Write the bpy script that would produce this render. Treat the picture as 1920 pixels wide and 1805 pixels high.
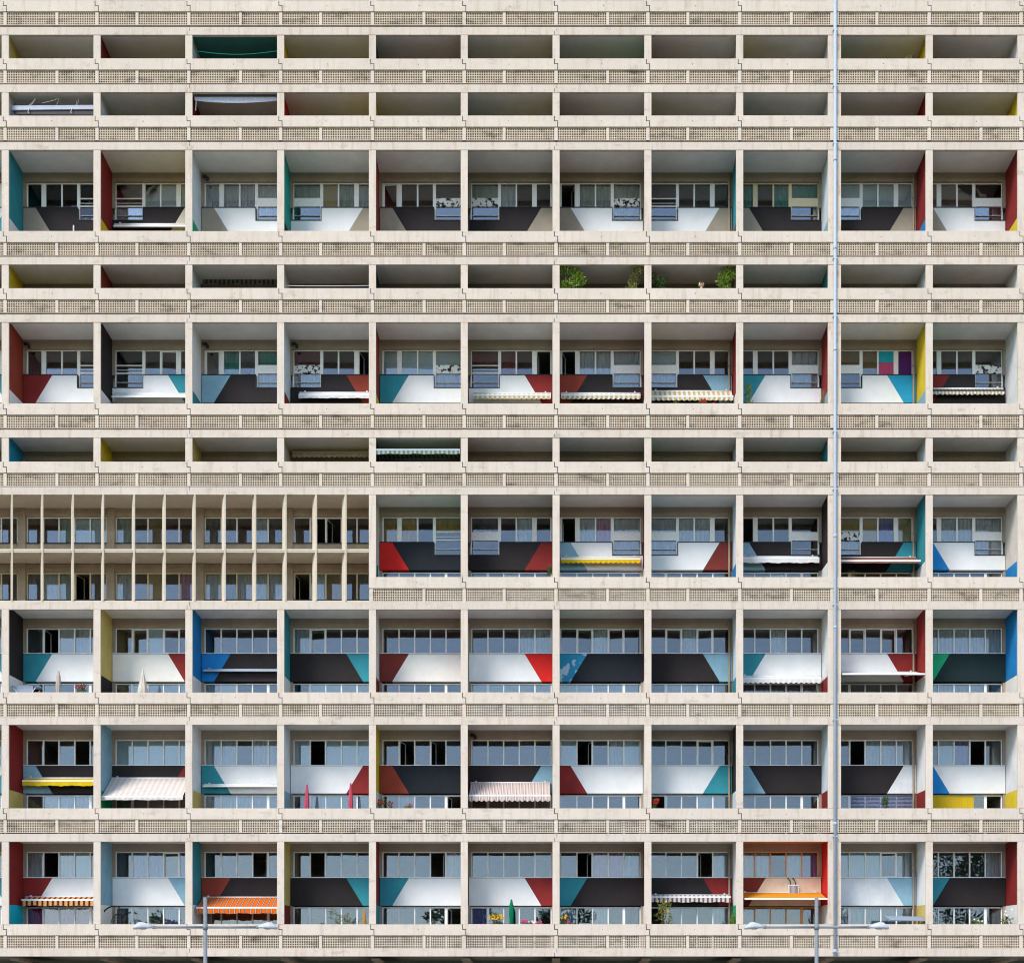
import bpy, math, random
from mathutils import Vector, Matrix
R = math.radians
rnd = random.Random(7)
for o in list(bpy.data.objects): bpy.data.objects.remove(o)
sc = bpy.context.scene
col = sc.collection

# ------------------------------------------------------------------ picture plane <-> place
S = 4.06 / 172.3          # metres per photo pixel on the facade (bay pitch 4.06 m)
PX, PY = 1035.0, 2000.0   # vanishing point of the depth lines
D = 60.0                  # camera to facade
ZC = 2.1                  # eye height
DB = 0.030 / 0.970 * D    # loggia depth, 1.86 m
def wx(u): return (u - PX) * S
def wz(v): return (PY - v) * S + ZC
def uy(X, y): return PX + (X - PX) * (D + y) / D
def vy(Y, y): return PY + (Y - PY) * (D + y) / D

# ------------------------------------------------------------------ camera, sky, sun, exposure
cam = bpy.data.cameras.new('camera'); co = bpy.data.objects.new('camera', cam); col.objects.link(co)
co.location = (0, -D, ZC); co.rotation_euler = (R(90), 0, 0)
cam.sensor_width = 36; cam.lens = 36 * D / (1920 * S)
cam.shift_x = (960 - PX) / 1920; cam.shift_y = (PY - 902.5) / 1920
cam.clip_end = 5000; sc.camera = co
SUN_EL, SUN_AZ = 43, 36
w = bpy.data.worlds.new('World'); sc.world = w; w.use_nodes = True
nt = w.node_tree; nt.nodes.clear()
sky = nt.nodes.new('ShaderNodeTexSky'); sky.sky_type = 'NISHITA'; sky.sun_disc = False
sky.sun_elevation = R(SUN_EL); sky.sun_rotation = R(180 + SUN_AZ); sky.air_density = 1.0; sky.dust_density = 0.15; sky.ozone_density = 1.0
bw = nt.nodes.new('ShaderNodeHueSaturation'); bw.inputs['Saturation'].default_value = 0.92
bg = nt.nodes.new('ShaderNodeBackground'); bg.inputs[1].default_value = 0.12
wo = nt.nodes.new('ShaderNodeOutputWorld')
nt.links.new(sky.outputs[0], bw.inputs['Color']); nt.links.new(bw.outputs[0], bg.inputs[0]); nt.links.new(bg.outputs[0], wo.inputs[0])
sl = bpy.data.lights.new('sun', 'SUN'); sl.energy = 1.6; sl.angle = R(22); sl.color = (1, .93, .84)
so = bpy.data.objects.new('sun', sl); col.objects.link(so); so.rotation_euler = (R(90 - SUN_EL), 0, R(-SUN_AZ)); so.location = (0, -40, 60)
vs = sc.view_settings; vs.view_transform = 'Standard'; vs.look = 'None'; vs.exposure = 1.34; vs.gamma = 1
sc.render.engine = 'CYCLES'
cy = sc.cycles; cy.use_denoising = True; cy.max_bounces = 8; cy.diffuse_bounces = 5; cy.glossy_bounces = 4; cy.transparent_max_bounces = 12
cy.filter_width = 1.1; cy.caustics_reflective = False; cy.caustics_refractive = False; cy.sample_clamp_indirect = 8

# ------------------------------------------------------------------ materials
MATS = {}
class NT:
    def __init__(s, name):
        s.m = bpy.data.materials.new(name); s.m.use_nodes = True; s.t = s.m.node_tree; s.t.nodes.clear()
        s.out = s.t.nodes.new('ShaderNodeOutputMaterial'); s.pos = None
    def n(s, typ, **kw):
        x = s.t.nodes.new('ShaderNode' + typ)
        for k, v in kw.items(): setattr(x, k, v)
        return x
    def l(s, a, b): s.t.links.new(a, b)
    def P(s):
        if not s.pos: s.pos = s.n('NewGeometry').outputs['Position']
        return s.pos
    def noise(s, scale, stretch=(1, 1, 1), detail=4, rough=.6):
        mp = s.n('Mapping'); mp.inputs['Scale'].default_value = stretch; s.l(s.P(), mp.inputs[0])
        x = s.n('TexNoise'); x.inputs['Scale'].default_value = scale; x.inputs['Detail'].default_value = detail; x.inputs['Roughness'].default_value = rough
        s.l(mp.outputs[0], x.inputs[0]); return x.outputs[0]
    def ramp(s, fac, a, b, ca=0.0, cb=1.0):
        x = s.n('MapRange'); x.inputs[1].default_value = a; x.inputs[2].default_value = b; x.inputs[3].default_value = ca; x.inputs[4].default_value = cb
        s.l(fac, x.inputs[0]); return x.outputs[0]
    def mix(s, fac, a, b, mode='MIX'):
        x = s.n('Mix', data_type='RGBA', blend_type=mode)
        for v, i in ((fac, 0), (a, 6), (b, 7)):
            if isinstance(v, (int, float)): x.inputs[i].default_value = v
            elif isinstance(v, tuple): x.inputs[i].default_value = (*v[:3], 1)
            else: s.l(v, x.inputs[i])
        return x.outputs[2]
    def math(s, op, a, b=0.0):
        x = s.n('Math', operation=op)
        for v, i in ((a, 0), (b, 1)):
            if isinstance(v, (int, float)): x.inputs[i].default_value = v
            else: s.l(v, x.inputs[i])
        return x.outputs[0]
    def bsdf(s, color, rough=.8, bump=None, bstr=.3, spec=.18, metal=0):
        b = s.n('BsdfPrincipled'); b.inputs['Roughness'].default_value = rough; b.inputs['Metallic'].default_value = metal
        b.inputs['Specular IOR Level'].default_value = spec
        if isinstance(color, tuple): b.inputs['Base Color'].default_value = (*color[:3], 1)
        else: s.l(color, b.inputs['Base Color'])
        if bump is not None:
            bn = s.n('Bump'); bn.inputs['Strength'].default_value = bstr; bn.inputs['Distance'].default_value = .02
            s.l(bump, bn.inputs['Height']); s.l(bn.outputs[0], b.inputs['Normal'])
        s.l(b.outputs[0], s.out.inputs[0]); return b

def sc_(c, f): return tuple(min(1, x * f) for x in c)
def paint(name, c, var=.12, rough=.75, dirt=.25):
    if name in MATS: return MATS[name]
    t = NT(name)
    a = t.noise(1.3); b = t.noise(9, (1, 1, .35)); f = t.noise(60, detail=2)
    k = t.mix(t.ramp(a, .3, .7), sc_(c, 1 - var), sc_(c, 1 + var * .6))
    k = t.mix(t.math('MULTIPLY', t.ramp(b, .5, .78), dirt), k, tuple(x * .55 + .022 for x in c))
    k = t.mix(t.math('MULTIPLY', t.ramp(f, .66, .72), .35), k, sc_(c, .55))
    t.bsdf(k, rough, f, .15); MATS[name] = t.m; return t.m
def simple(name, c, rough=.6, metal=0, var=.08):
    if name in MATS: return MATS[name]
    t = NT(name); a = t.noise(14)
    k = t.mix(t.ramp(a, .3, .7), sc_(c, 1 - var), sc_(c, 1 + var))
    t.bsdf(k, rough, metal=metal); MATS[name] = t.m; return t.m
def concrete(name, c, streak=.3, rust=0.0, grime=.25, g0=.57):
    t = NT(name)
    big = t.noise(.35); med = t.noise(2.2); st = t.noise(3.0, (1.6, 1.6, .18), 3); fine = t.noise(45, detail=3); pit = t.noise(17, detail=1)
    k = t.mix(t.ramp(big, .3, .7), sc_(c, .93), sc_(c, 1.06))
    k = t.mix(t.math('MULTIPLY', t.ramp(med, .45, .75), .35), k, (c[0] * .86, c[1] * .77, c[2] * .66))
    k = t.mix(t.math('MULTIPLY', t.ramp(st, .52, .78), streak), k, (c[0] * .62, c[1] * .52, c[2] * .42))
    k = t.mix(t.math('MULTIPLY', t.ramp(fine, .5, .75), .18), k, sc_(c, .7))
    k = t.mix(t.math('MULTIPLY', t.ramp(pit, .73, .76), .6), k, sc_(c, .42))
    g = t.noise(.9, (1, 1, 2.2), 5, .7)
    k = t.mix(t.math('MULTIPLY', t.ramp(g, g0, g0 + .17), grime), k, (.17, .13, .09))
    if rust:
        r = t.noise(1.1, (2.2, 2.2, .8), 5, .7)
        k = t.mix(t.math('MULTIPLY', t.ramp(r, .54, .68), rust), k, (.42, .17, .05))
    oi = t.n('ObjectInfo'); k = t.mix(t.ramp(oi.outputs['Random'], 0, 1, 0, .11), k, sc_(c, .72))
    t.bsdf(k, .85, fine, .25); MATS[name] = t.m; return t.m

CONC = (.60, .515, .432)
concrete('concrete', CONC, streak=.5, grime=.42)
concrete('concrete_beam', sc_(CONC, .96), streak=.7, grime=.5)
concrete('concrete_lattice', (.60, .50, .385), streak=.5, grime=.85, g0=.52)
concrete('concrete_rusty', CONC, streak=.5, rust=.55)
concrete('cream_render', (.62, .545, .43), streak=.35)
paint('taupe', (.33, .265, .20), .15)
paint('taupe_warm', (.36, .285, .21), .25, dirt=.5)
paint('ceiling_white', (.82, .79, .74), .08, dirt=.12)
paint('room_wall', (.30, .285, .26))
C = dict(white=(.77, .76, .74), cream=(.80, .765, .70), peach=(.82, .66, .47), black=(.025, .0195, .0195), navy=(.014, .017, .024), red=(.235, .022, .020),
         rust=(.28, .045, .025), bred=(.62, .018, .014), brownred=(.19, .032, .024), teal=(.035, .26, .31), ltblue=(.24, .41, .50), blue=(.015, .21, .52),
         skyblue=(.02, .30, .50), green=(.015, .36, .16), teal2=(.02, .33, .27), cyan=(.01, .45, .58), dkgreen=(.010, .024, .026), yellow=(.70, .52, .03), tan=(.60, .46, .14),
         olive=(.36, .30, .09), taupe2=(.33, .275, .21), beige=(.62, .57, .50), paleblue=(.62, .70, .74), grey=(.36, .36, .37), ltgrey=(.70, .71, .71), dkblue=(.02, .07, .16), dkteal=(.06, .21, .19), orange=(.75, .30, .05))
for k_, v_ in C.items(): paint('paint_' + k_, v_, .14 if k_ not in ('white', 'cream') else .06, dirt=.22 if k_ not in ('white', 'cream') else .10)
def pm(k): return MATS['paint_' + k]
simple('frame_white', (.80, .79, .76)); simple('frame_cream', (.68, .58, .38)); simple('frame_orange', (.70, .36, .14))
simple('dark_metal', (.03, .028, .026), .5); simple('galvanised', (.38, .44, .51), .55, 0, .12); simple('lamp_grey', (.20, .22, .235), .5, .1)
simple('lamp_head_white', (.46, .48, .51), .4); simple('lamp_lens', (.55, .55, .52), .2); simple('pipe_taupe', (.33, .25, .17), .6)
simple('white_plastic', (.78, .78, .78), .45); simple('pot_terracotta', (.38, .14, .07), .8); simple('pot_dark', (.06, .055, .05), .7)
simple('wire_black', (.015, .014, .014), .5); simple('stem', (.16, .14, .05), .8); simple('wood', (.33, .19, .08), .7)
def peel():
    t = NT('peeling_paint'); n1 = t.noise(5.5, detail=6, rough=.65)
    k = t.mix(t.ramp(n1, .52, .545), (.72, .71, .67), (.035, .03, .028)); t.bsdf(k, .8, n1, .6); MATS['peeling_paint'] = t.m
peel()
def stained_blue():
    t = NT('sky_patch'); n1 = t.noise(1.9, detail=5)
    k = t.mix(t.ramp(n1, .50, .53), (.03, .27, .46), (.50, .58, .68)); t.bsdf(k, .7, n1, .1); MATS['sky_patch'] = t.m
stained_blue()
def glass():
    t = NT('window_glass')
    tr = t.n('BsdfTransparent'); tr.inputs[0].default_value = (.93, .96, .97, 1)
    gl = t.n('BsdfGlossy'); gl.inputs['Roughness'].default_value = 0.0; gl.inputs[0].default_value = (.97, .98, 1, 1)
    f = t.n('Fresnel'); f.inputs[0].default_value = 1.72
    wv = t.noise(1.6, detail=1); bn = t.n('Bump'); bn.inputs['Strength'].default_value = .012; bn.inputs['Distance'].default_value = .05
    t.l(wv, bn.inputs['Height']); t.l(bn.outputs[0], gl.inputs['Normal'])
    mx = t.n('MixShader'); t.l(f.outputs[0], mx.inputs[0]); t.l(tr.outputs[0], mx.inputs[1]); t.l(gl.outputs[0], mx.inputs[2]); t.l(mx.outputs[0], t.out.inputs[0])
    MATS['window_glass'] = t.m
glass()
def cloth(name, c, sheer=0.0, fold=True):
    if name in MATS: return MATS[name]
    t = NT(name); n1 = t.noise(6, (4, 4, .4), 3)
    k = t.mix(t.ramp(n1, .3, .7), sc_(c, .75 if fold else .92), sc_(c, 1.08))
    d = t.n('BsdfDiffuse'); t.l(k, d.inputs[0]); tl = t.n('BsdfTranslucent'); t.l(k, tl.inputs[0])
    m1 = t.n('MixShader'); m1.inputs[0].default_value = .25; t.l(d.outputs[0], m1.inputs[1]); t.l(tl.outputs[0], m1.inputs[2])
    if sheer:
        tr = t.n('BsdfTransparent'); m2 = t.n('MixShader'); m2.inputs[0].default_value = sheer
        t.l(m1.outputs[0], m2.inputs[1]); t.l(tr.outputs[0], m2.inputs[2]); t.l(m2.outputs[0], t.out.inputs[0])
    else: t.l(m1.outputs[0], t.out.inputs[0])
    MATS[name] = t.m; return t.m
CUR = {'c': ('sheer_curtain', (.84, .86, .87), .3), 'w': ('pale_blind', (.66, .75, .75), 0), 'b': ('blue_curtain', (.07, .34, .50), 0), 'g': ('green_curtain', (.03, .40, .33), 0),
       'o': ('ochre_curtain', (.60, .40, .10), 0), 'p': ('pink_curtain', (.70, .34, .52), 0), 'm': ('magenta_curtain', (.62, .03, .22), 0), 'n': ('brown_blind', (.30, .18, .07), 0),
       'y': ('yellow_blind', (.72, .50, .03), 0), 'r': ('dark_red_blind', (.20, .02, .03), 0), 'v': ('violet_curtain_reflection', (.30, .26, .55), 0), 'd': ('grey_curtain', (.12, .12, .12), 0),
       's': ('stone_green_curtain', (.48, .56, .46), 0), 'a': ('tan_board', (.62, .42, .18), 0), 'C': ('cyan_sheet', (.03, .42, .55), 0), 'K': ('pink_sheet', (.62, .10, .22), 0), 'V': ('purple_sheet', (.12, .03, .17), 0),
       'h': ('off_white_blind', (.66, .62, .55), 0)}
FLAT = set('wnyrahCKV')
for k_, (n_, c_, s_) in CUR.items(): cloth(n_, c_, s_, k_ not in FLAT)
def stripes(name, period, stops, sheer=0):
    # stops: (position, colour) across one repeat, along x
    t = NT(name); sx = t.n('SeparateXYZ'); t.l(t.P(), sx.inputs[0])
    f = t.math('FRACT', t.math('ADD', t.math('DIVIDE', sx.outputs[0], period), 50))
    cr = t.n('ValToRGB'); cr.color_ramp.interpolation = 'CONSTANT'; e = cr.color_ramp.elements
    while len(e) < len(stops): e.new(.5)
    for i, (p, c) in enumerate(stops): e[i].position = p; e[i].color = (*c, 1)
    t.l(f, cr.inputs[0]); n1 = t.noise(5, detail=3)
    k = t.mix(t.math('MULTIPLY', t.ramp(n1, .5, .8), .25), cr.outputs[0], (.3, .27, .22))
    d = t.n('BsdfDiffuse'); t.l(k, d.inputs[0]); tl = t.n('BsdfTranslucent'); t.l(k, tl.inputs[0])
    m1 = t.n('MixShader'); m1.inputs[0].default_value = .3; t.l(d.outputs[0], m1.inputs[1]); t.l(tl.outputs[0], m1.inputs[2]); t.l(m1.outputs[0], t.out.inputs[0])
    MATS[name] = t.m
W_ = (.78, .76, .70)
stripes('stripe_yellow', .22, [(0, (.62, .47, .20)), (.5, W_)]); stripes('stripe_beige', .16, [(0, (.55, .42, .28)), (.5, W_)])
stripes('stripe_cream', .24, [(0, (.74, .64, .58)), (.5, (.80, .74, .68))]); stripes('stripe_green', .20, [(0, (.16, .24, .19)), (.5, (.42, .46, .36))])
stripes('stripe_red', .20, [(0, (.45, .20, .15)), (.12, (.75, .68, .62)), (.3, (.60, .36, .28)), (.42, (.78, .72, .68)), (.62, (.35, .16, .13)), (.72, (.78, .72, .68))])
stripes('stripe_orange', .235, [(0, (.80, .17, .02)), (.62, (.04, .02, .02)), (.70, (.78, .70, .62)), (.80, (.05, .02, .02)), (.90, (.80, .17, .02))])
stripes('stripe_brown_orange', .235, [(0, (.08, .02, .015)), (.36, (.75, .36, .12)), (.6, (.78, .50, .25)), (.8, (.75, .36, .12))])
stripes('stripe_grey_pink', .20, [(0, (.22, .13, .13)), (.45, (.74, .68, .66))]); stripes('stripe_grey', .2, [(0, (.30, .32, .26)), (.5, (.08, .08, .07))])
cloth('awning_white', (.78, .77, .75), 0, False); cloth('awning_yellow', (.78, .52, .01), 0, False); cloth('awning_grey', (.30, .31, .38), 0, False)
cloth('awning_orange', (.78, .33, .03), 0, False); cloth('awning_brown', (.30, .13, .09), 0, False); cloth('awning_pale', (.50, .46, .38), 0, False); cloth('tarp_pale', (.60, .62, .74), 0, False)
cloth('parasol_beige', (.56, .48, .42), 0); cloth('parasol_cream', (.76, .68, .58), 0); cloth('parasol_pink', (.62, .10, .15), 0); cloth('parasol_green', (.01, .20, .10), 0)
cloth('parasol_ochre', (.55, .28, .06), 0); cloth('parasol_white', (.78, .78, .78), 0); cloth('swing_grey', (.33, .38, .46), 0, False)
def leafmat(name, c):
    t = NT(name); n1 = t.noise(11, detail=2); oi = t.n('NewGeometry')
    k = t.mix(t.ramp(n1, .3, .7), sc_(c, .55), sc_(c, 1.35)); k = t.mix(t.ramp(oi.outputs['Random Per Island'], 0, 1, 0, .6), k, sc_(c, .5))
    d = t.n('BsdfPrincipled'); d.inputs['Roughness'].default_value = .5; t.l(k, d.inputs[0]); tl = t.n('BsdfTranslucent'); t.l(k, tl.inputs[0])
    m1 = t.n('MixShader'); m1.inputs[0].default_value = .3; t.l(d.outputs[0], m1.inputs[1]); t.l(tl.outputs[0], m1.inputs[2]); t.l(m1.outputs[0], t.out.inputs[0]); MATS[name] = t.m
leafmat('leaf_bright', (.22, .34, .03)); leafmat('leaf_dark', (.07, .15, .03)); leafmat('leaf_olive', (.24, .25, .05)); leafmat('leaf_dry', (.25, .16, .06)); leafmat('leaf_tree', (.05, .095, .025))
for n_, c_ in dict(flower_red=(.6, .01, .01), flower_pink=(.7, .06, .25), flower_yellow=(.75, .42, .02), flower_white=(.8, .8, .78), flower_dark_red=(.35, .01, .05)).items(): simple(n_, c_, .6, var=.25)
simple('skin', (.72, .44, .31), .5); simple('hair_blond', (.80, .64, .42), .6, var=.3); simple('shirt', (.10, .12, .16), .8); simple('trousers', (.05, .05, .06), .8); simple('eye', (.02, .02, .02), .3); simple('lips', (.42, .12, .10), .5)
simple('blue_slat', (.22, .24, .36), .5); simple('rope_green', (.02, .35, .28), .6); simple('cord_white', (.75, .75, .73), .6); simple('rack_blue', (.25, .33, .45), .4)

# ------------------------------------------------------------------ mesh helpers
class MB:
    def __init__(s): s.v = []; s.f = []; s.mi = []
    def poly(s, pts, m=0):
        b = len(s.v); s.v += [tuple(p) for p in pts]; s.f.append(tuple(range(b, b + len(pts)))); s.mi.append(m)
    def box(s, x0, x1, y0, y1, z0, z1, m=0):
        if x1 < x0: x0, x1 = x1, x0
        if z1 < z0: z0, z1 = z1, z0
        b = len(s.v)
        s.v += [(x0, y0, z0), (x1, y0, z0), (x1, y1, z0), (x0, y1, z0), (x0, y0, z1), (x1, y0, z1), (x1, y1, z1), (x0, y1, z1)]
        for q in ((0, 1, 5, 4), (1, 2, 6, 5), (2, 3, 7, 6), (3, 0, 4, 7), (4, 5, 6, 7), (3, 2, 1, 0)):
            s.f.append(tuple(b + i for i in q)); s.mi.append(m)
        return s
    def uv(s, u0, u1, v0, v1, y0, y1, m=0): return s.box(wx(u0), wx(u1), y0, y1, wz(v1), wz(v0), m)
    def prism(s, pts, y0, y1, m=0):   # pts in (x, z)
        a = sum(pts[i][0] * pts[(i + 1) % len(pts)][1] - pts[(i + 1) % len(pts)][0] * pts[i][1] for i in range(len(pts)))
        if a < 0: pts = pts[::-1]
        n = len(pts); b = len(s.v)
        s.v += [(x, y0, z) for x, z in pts] + [(x, y1, z) for x, z in pts]
        s.f.append(tuple(range(b, b + n))); s.mi.append(m)
        s.f.append(tuple(range(b + 2 * n - 1, b + n - 1, -1))); s.mi.append(m)
        for i in range(n):
            j = (i + 1) % n; s.f.append((b + j, b + i, b + n + i, b + n + j)); s.mi.append(m)
        return s
    def uvprism(s, pts, y0, y1, m=0): return s.prism([(wx(u), wz(v)) for u, v in pts], y0, y1, m)
    def tube(s, pts, r, n=8, m=0, caps=True):
        pts = [Vector(p) for p in pts]; rs = r if isinstance(r, (list, tuple)) else [r] * len(pts); b = len(s.v)
        for i, p in enumerate(pts):
            t = (pts[min(i + 1, len(pts) - 1)] - pts[max(i - 1, 0)]).normalized()
            a = Vector((0, 0, 1)) if abs(t.z) < .9 else Vector((1, 0, 0))
            e1 = t.cross(a).normalized(); e2 = t.cross(e1)
            for k in range(n):
                q = p + (e1 * math.cos(2 * math.pi * k / n) + e2 * math.sin(2 * math.pi * k / n)) * rs[i]; s.v.append(tuple(q))
        for i in range(len(pts) - 1):
            for k in range(n):
                k2 = (k + 1) % n; s.f.append((b + i * n + k, b + i * n + k2, b + (i + 1) * n + k2, b + (i + 1) * n + k)); s.mi.append(m)
        if caps:
            s.f.append(tuple(b + k for k in range(n))[::-1]); s.mi.append(m)
            e = b + (len(pts) - 1) * n; s.f.append(tuple(e + k for k in range(n))); s.mi.append(m)
        return s
    def lathe(s, c, prof, n=12, m=0, pleat=0, np_=6):
        b = len(s.v)
        for z, r in prof:
            for k in range(n):
                a = 2 * math.pi * k / n; rr = r * (1 + pleat * math.cos(np_ * a)); s.v.append((c[0] + rr * math.cos(a), c[1] + rr * math.sin(a), c[2] + z))
        for i in range(len(prof) - 1):
            for k in range(n):
                k2 = (k + 1) % n; s.f.append((b + i * n + k, b + i * n + k2, b + (i + 1) * n + k2, b + (i + 1) * n + k)); s.mi.append(m)
        s.f.append(tuple(b + k for k in range(n))[::-1]); s.mi.append(m)
        e = b + (len(prof) - 1) * n; s.f.append(tuple(e + k for k in range(n))); s.mi.append(m)
        return s
    def mesh(s, name, mats, smooth=False):
        me = bpy.data.meshes.new(name); me.from_pydata(s.v, [], s.f)
        for m in mats: me.materials.append(MATS[m] if isinstance(m, str) else m)
        me.polygons.foreach_set('material_index', s.mi)
        if smooth: me.polygons.foreach_set('use_smooth', [True] * len(s.f))
        me.update(); return me
    def build(s, name, mats, parent=None, loc=None, smooth=False):
        if not isinstance(mats, (list, tuple)): mats = [mats]
        return link(name, s.mesh(name, mats, smooth), parent, loc)
def link(name, me, parent=None, loc=None, rot=None):
    o = bpy.data.objects.new(name, me); col.objects.link(o)
    if parent: o.parent = parent
    if loc is not None: o.location = loc
    if rot is not None: o.rotation_euler = rot
    return o
def thing(name, label, cat, loc=(0, 0, 0), group=None):
    o = bpy.data.objects.new(name, None); col.objects.link(o); o.location = loc; o.empty_display_size = .3
    o['label'] = label; o['category'] = cat
    if group: o['group'] = group
    return o
def local(parent):
    return parent.location

# ------------------------------------------------------------------ ground
t = NT('ground_grass'); a = t.noise(.15); b = t.noise(6)
t.bsdf(t.mix(t.ramp(b, .35, .7), t.mix(t.ramp(a, .4, .6), (.10, .12, .045), (.16, .145, .09)), (.06, .075, .03)), .95, b, .5); MATS['ground'] = t.m
g = MB(); g.poly([(-2500, -2500, 0), (2500, -2500, 0), (2500, 2500, 0), (-2500, 2500, 0)]); o = g.build('ground', 'ground'); o['kind'] = 'structure'
t = NT('pale_paving'); b = t.noise(30); t.bsdf(t.mix(b, (.28, .27, .255), (.36, .345, .33)), .9, b, .4); MATS['pale_paving'] = t.m
g = MB(); g.poly([(-120, -40, .004), (120, -40, .004), (120, 1, .004), (-120, 1, .004)]); o = g.build('bounce_paving', 'pale_paving'); o['kind'] = 'structure'  # unseen paving, kept pale to bounce light up onto the loggia ceilings

# ------------------------------------------------------------------ the building
B = thing('apartment_building', 'long concrete apartment block with a grid of recessed loggias and painted colour panels', 'building', (0, 0, 0))
BAYS = list(range(-1, 12))
def L(i): return 16 + 172.2 * i + (11.2 if i >= 9 else 0)
def Rr(i): return L(i) + 159
def cB(i): return 1565.0 if i == 9 else (Rr(i - 1) + L(i)) / 2      # centre of the boundary left of bay i
U0, U1 = cB(-1) - 6, cB(12) + 6
ROWS = [('r0', -43, 's'), ('r1', 65.5, 's'), ('r2', 173, 's'), ('r3', 281, 'd'), ('r4', 496, 's'), ('r5', 604, 'd'), ('r6', 820, 's'), ('r7', 927, 'd'), ('r8', 1142, 'd'), ('r9', 1358, 'd'), ('r10', 1577, 'd')]
PAR = dict(r0=2, r1=111, r2=218, r3=434, r4=541, r5=757, r6=866, r7=1082, r8=1298, r9=1515, r10=1732)
V0 = {r: v for r, v, k in ROWS}; NEXT = {ROWS[i][0]: (ROWS[i + 1][1] if i < 10 else 1792) for i in range(11)}
FLOOR = {r: NEXT[r] - 14 for r in V0}
KIND = {r: k for r, v, k in ROWS}
def fin_zone(r, i): return r == 'r7' and i <= 3
YP = .08       # pillar depth
JW = 5.2       # jamb width
IN = 5.0       # depth of the rooms

# wall colours: (left, right, lower left, lower right) per row and bay, bays 0..10
WALLS = {
 'r1': ['tan white', 'red olive', 'paleblue dkteal', 'yellow tan', 'dkblue red', 'grey olive', 'grey green', 'red ltgrey', 'yellow paleblue', 'teal2 yellow', 'brownred ltgrey'],
 'r2': ['ltgrey grey', 'paleblue black', 'red brownred', 'bred yellow', 'yellow grey', 'ltblue olive', 'red ltgrey', 'olive ltgrey', 'teal paleblue', 'grey red', 'olive yellow'],
 'r3': ['teal ltgrey white white', 'red yellow yellow yellow', 'paleblue white green white', 'teal2 white navy white', 'rust ltgrey rust white', 'black grey black white', 'brownred taupe2 white taupe2', 'grey teal white red', 'teal paleblue white ltblue', 'teal2 red white blue', 'grey red white yellow'],
 'r4': ['yellow olive', 'rust grey', 'paleblue grey', 'white black', 'dkblue grey', 'black grey', 'grey black', 'red taupe2', 'ltblue teal', 'olive paleblue', 'grey ltgrey'],
 'r5': ['rust white white white', 'black white white white', 'white ltgrey teal white', 'paleblue ltgrey red white', 'rust white yellow white', 'taupe2 white white white', 'white red white white', 'tan red white white', 'ltgrey red white ltblue', 'white yellow white ltblue', 'green ltgrey white ltgrey'],
 'r6': ['skyblue ltgrey', 'yellow tan', 'tan ltgrey', 'beige tan', 'dkgreen olive', 'rust white', 'ltblue grey', 'teal2 paleblue', 'grey teal', 'olive paleblue', 'grey ltgrey'],
 'r7': [None] * 4 + ['beige green white white', 'red black white white', 'taupe2 red white white', 'ltblue paleblue white blue', 'brownred black white white', 'grey teal white white', 'white beige white blue'],
 'r8': ['black white white white', 'tan white black white', 'blue white white white', 'teal white white white', 'white red red white', 'white grey white white', 'green brownred white white', 'red paleblue white teal', 'ltblue ltgrey white red', 'red red white white', 'green blue white cream'],
 'r9': ['red white tan white', 'ltblue grey green white', 'ltgrey white tan white', 'paleblue ltgrey ltblue white', 'yellow grey white white', 'brownred taupe2 white white', 'ltgrey white white white', 'ltblue black white paleblue', 'ltblue paleblue white red', 'white white white red', 'ltgrey ltgrey white yellow'],
 'r10': ['red white cyan white', 'ltblue white cream white', 'teal white white white', 'tan grey red white', 'red white teal white', 'taupe2 white white white', 'white brownred white white', 'grey white white green', 'orange bred white cream', 'white white white tan', 'ltgrey red white white'],
}
# spandrels: main colour, patch colour
SPAN = {
 'r3': 'black:taupe2 black:beige white:taupe2 white:taupe2 black:taupe2 black:taupe2 white:taupe2 white:taupe2 black:taupe2 black:taupe2 white:taupe2',
 'r5': 'white:red white:teal black:ltblue black:rust white:teal white:red black:rust black:ltblue white:teal white:skyblue black:red',
 'r7': '- - - - navy:bred black:red white:ltblue white:brownred black:ltblue black:teal white:blue',
 'r8': 'white:teal cream:red black:blue black:teal cream:brownred white:bred navy:sky black:ltblue white:teal white:red dkgreen:green',
 'r9': 'black:ltblue black:red white:teal white:red navy:rust black:ltblue white:red white:teal black:ltblue black:ltgrey white:blue',
 'r10': 'white:red white:ltblue black:rust black:teal white:teal white:red black:teal black:red peach:brownred ltgrey:ltblue black:teal'}
SPAN = {r: s.split() for r, s in SPAN.items()}
CNAME = dict(white='white', cream='cream', peach='peach', black='charcoal', navy='blue-black', red='dark red', rust='rust red', bred='bright red', brownred='brown red', teal='teal', ltblue='pale blue', blue='blue',
             skyblue='sky blue', sky='cloud-flecked blue', green='green', dkgreen='green-black', taupe2='taupe', beige='beige', ltgrey='light grey')
WIDE_BOTTOM = {'r3', 'r7', 'r9'}
DV = {'r10': -2.5}
CE = 9.0       # ceiling lies this much above the beam's underside
WT, SILL, STEP, PB, LT = 8.5, 59.0, 84.0, 113.3, 115.7   # window head, sill, dropped sill, panel foot, lower window head
INS = 3.5      # side walls are thinner than the pillars

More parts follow.
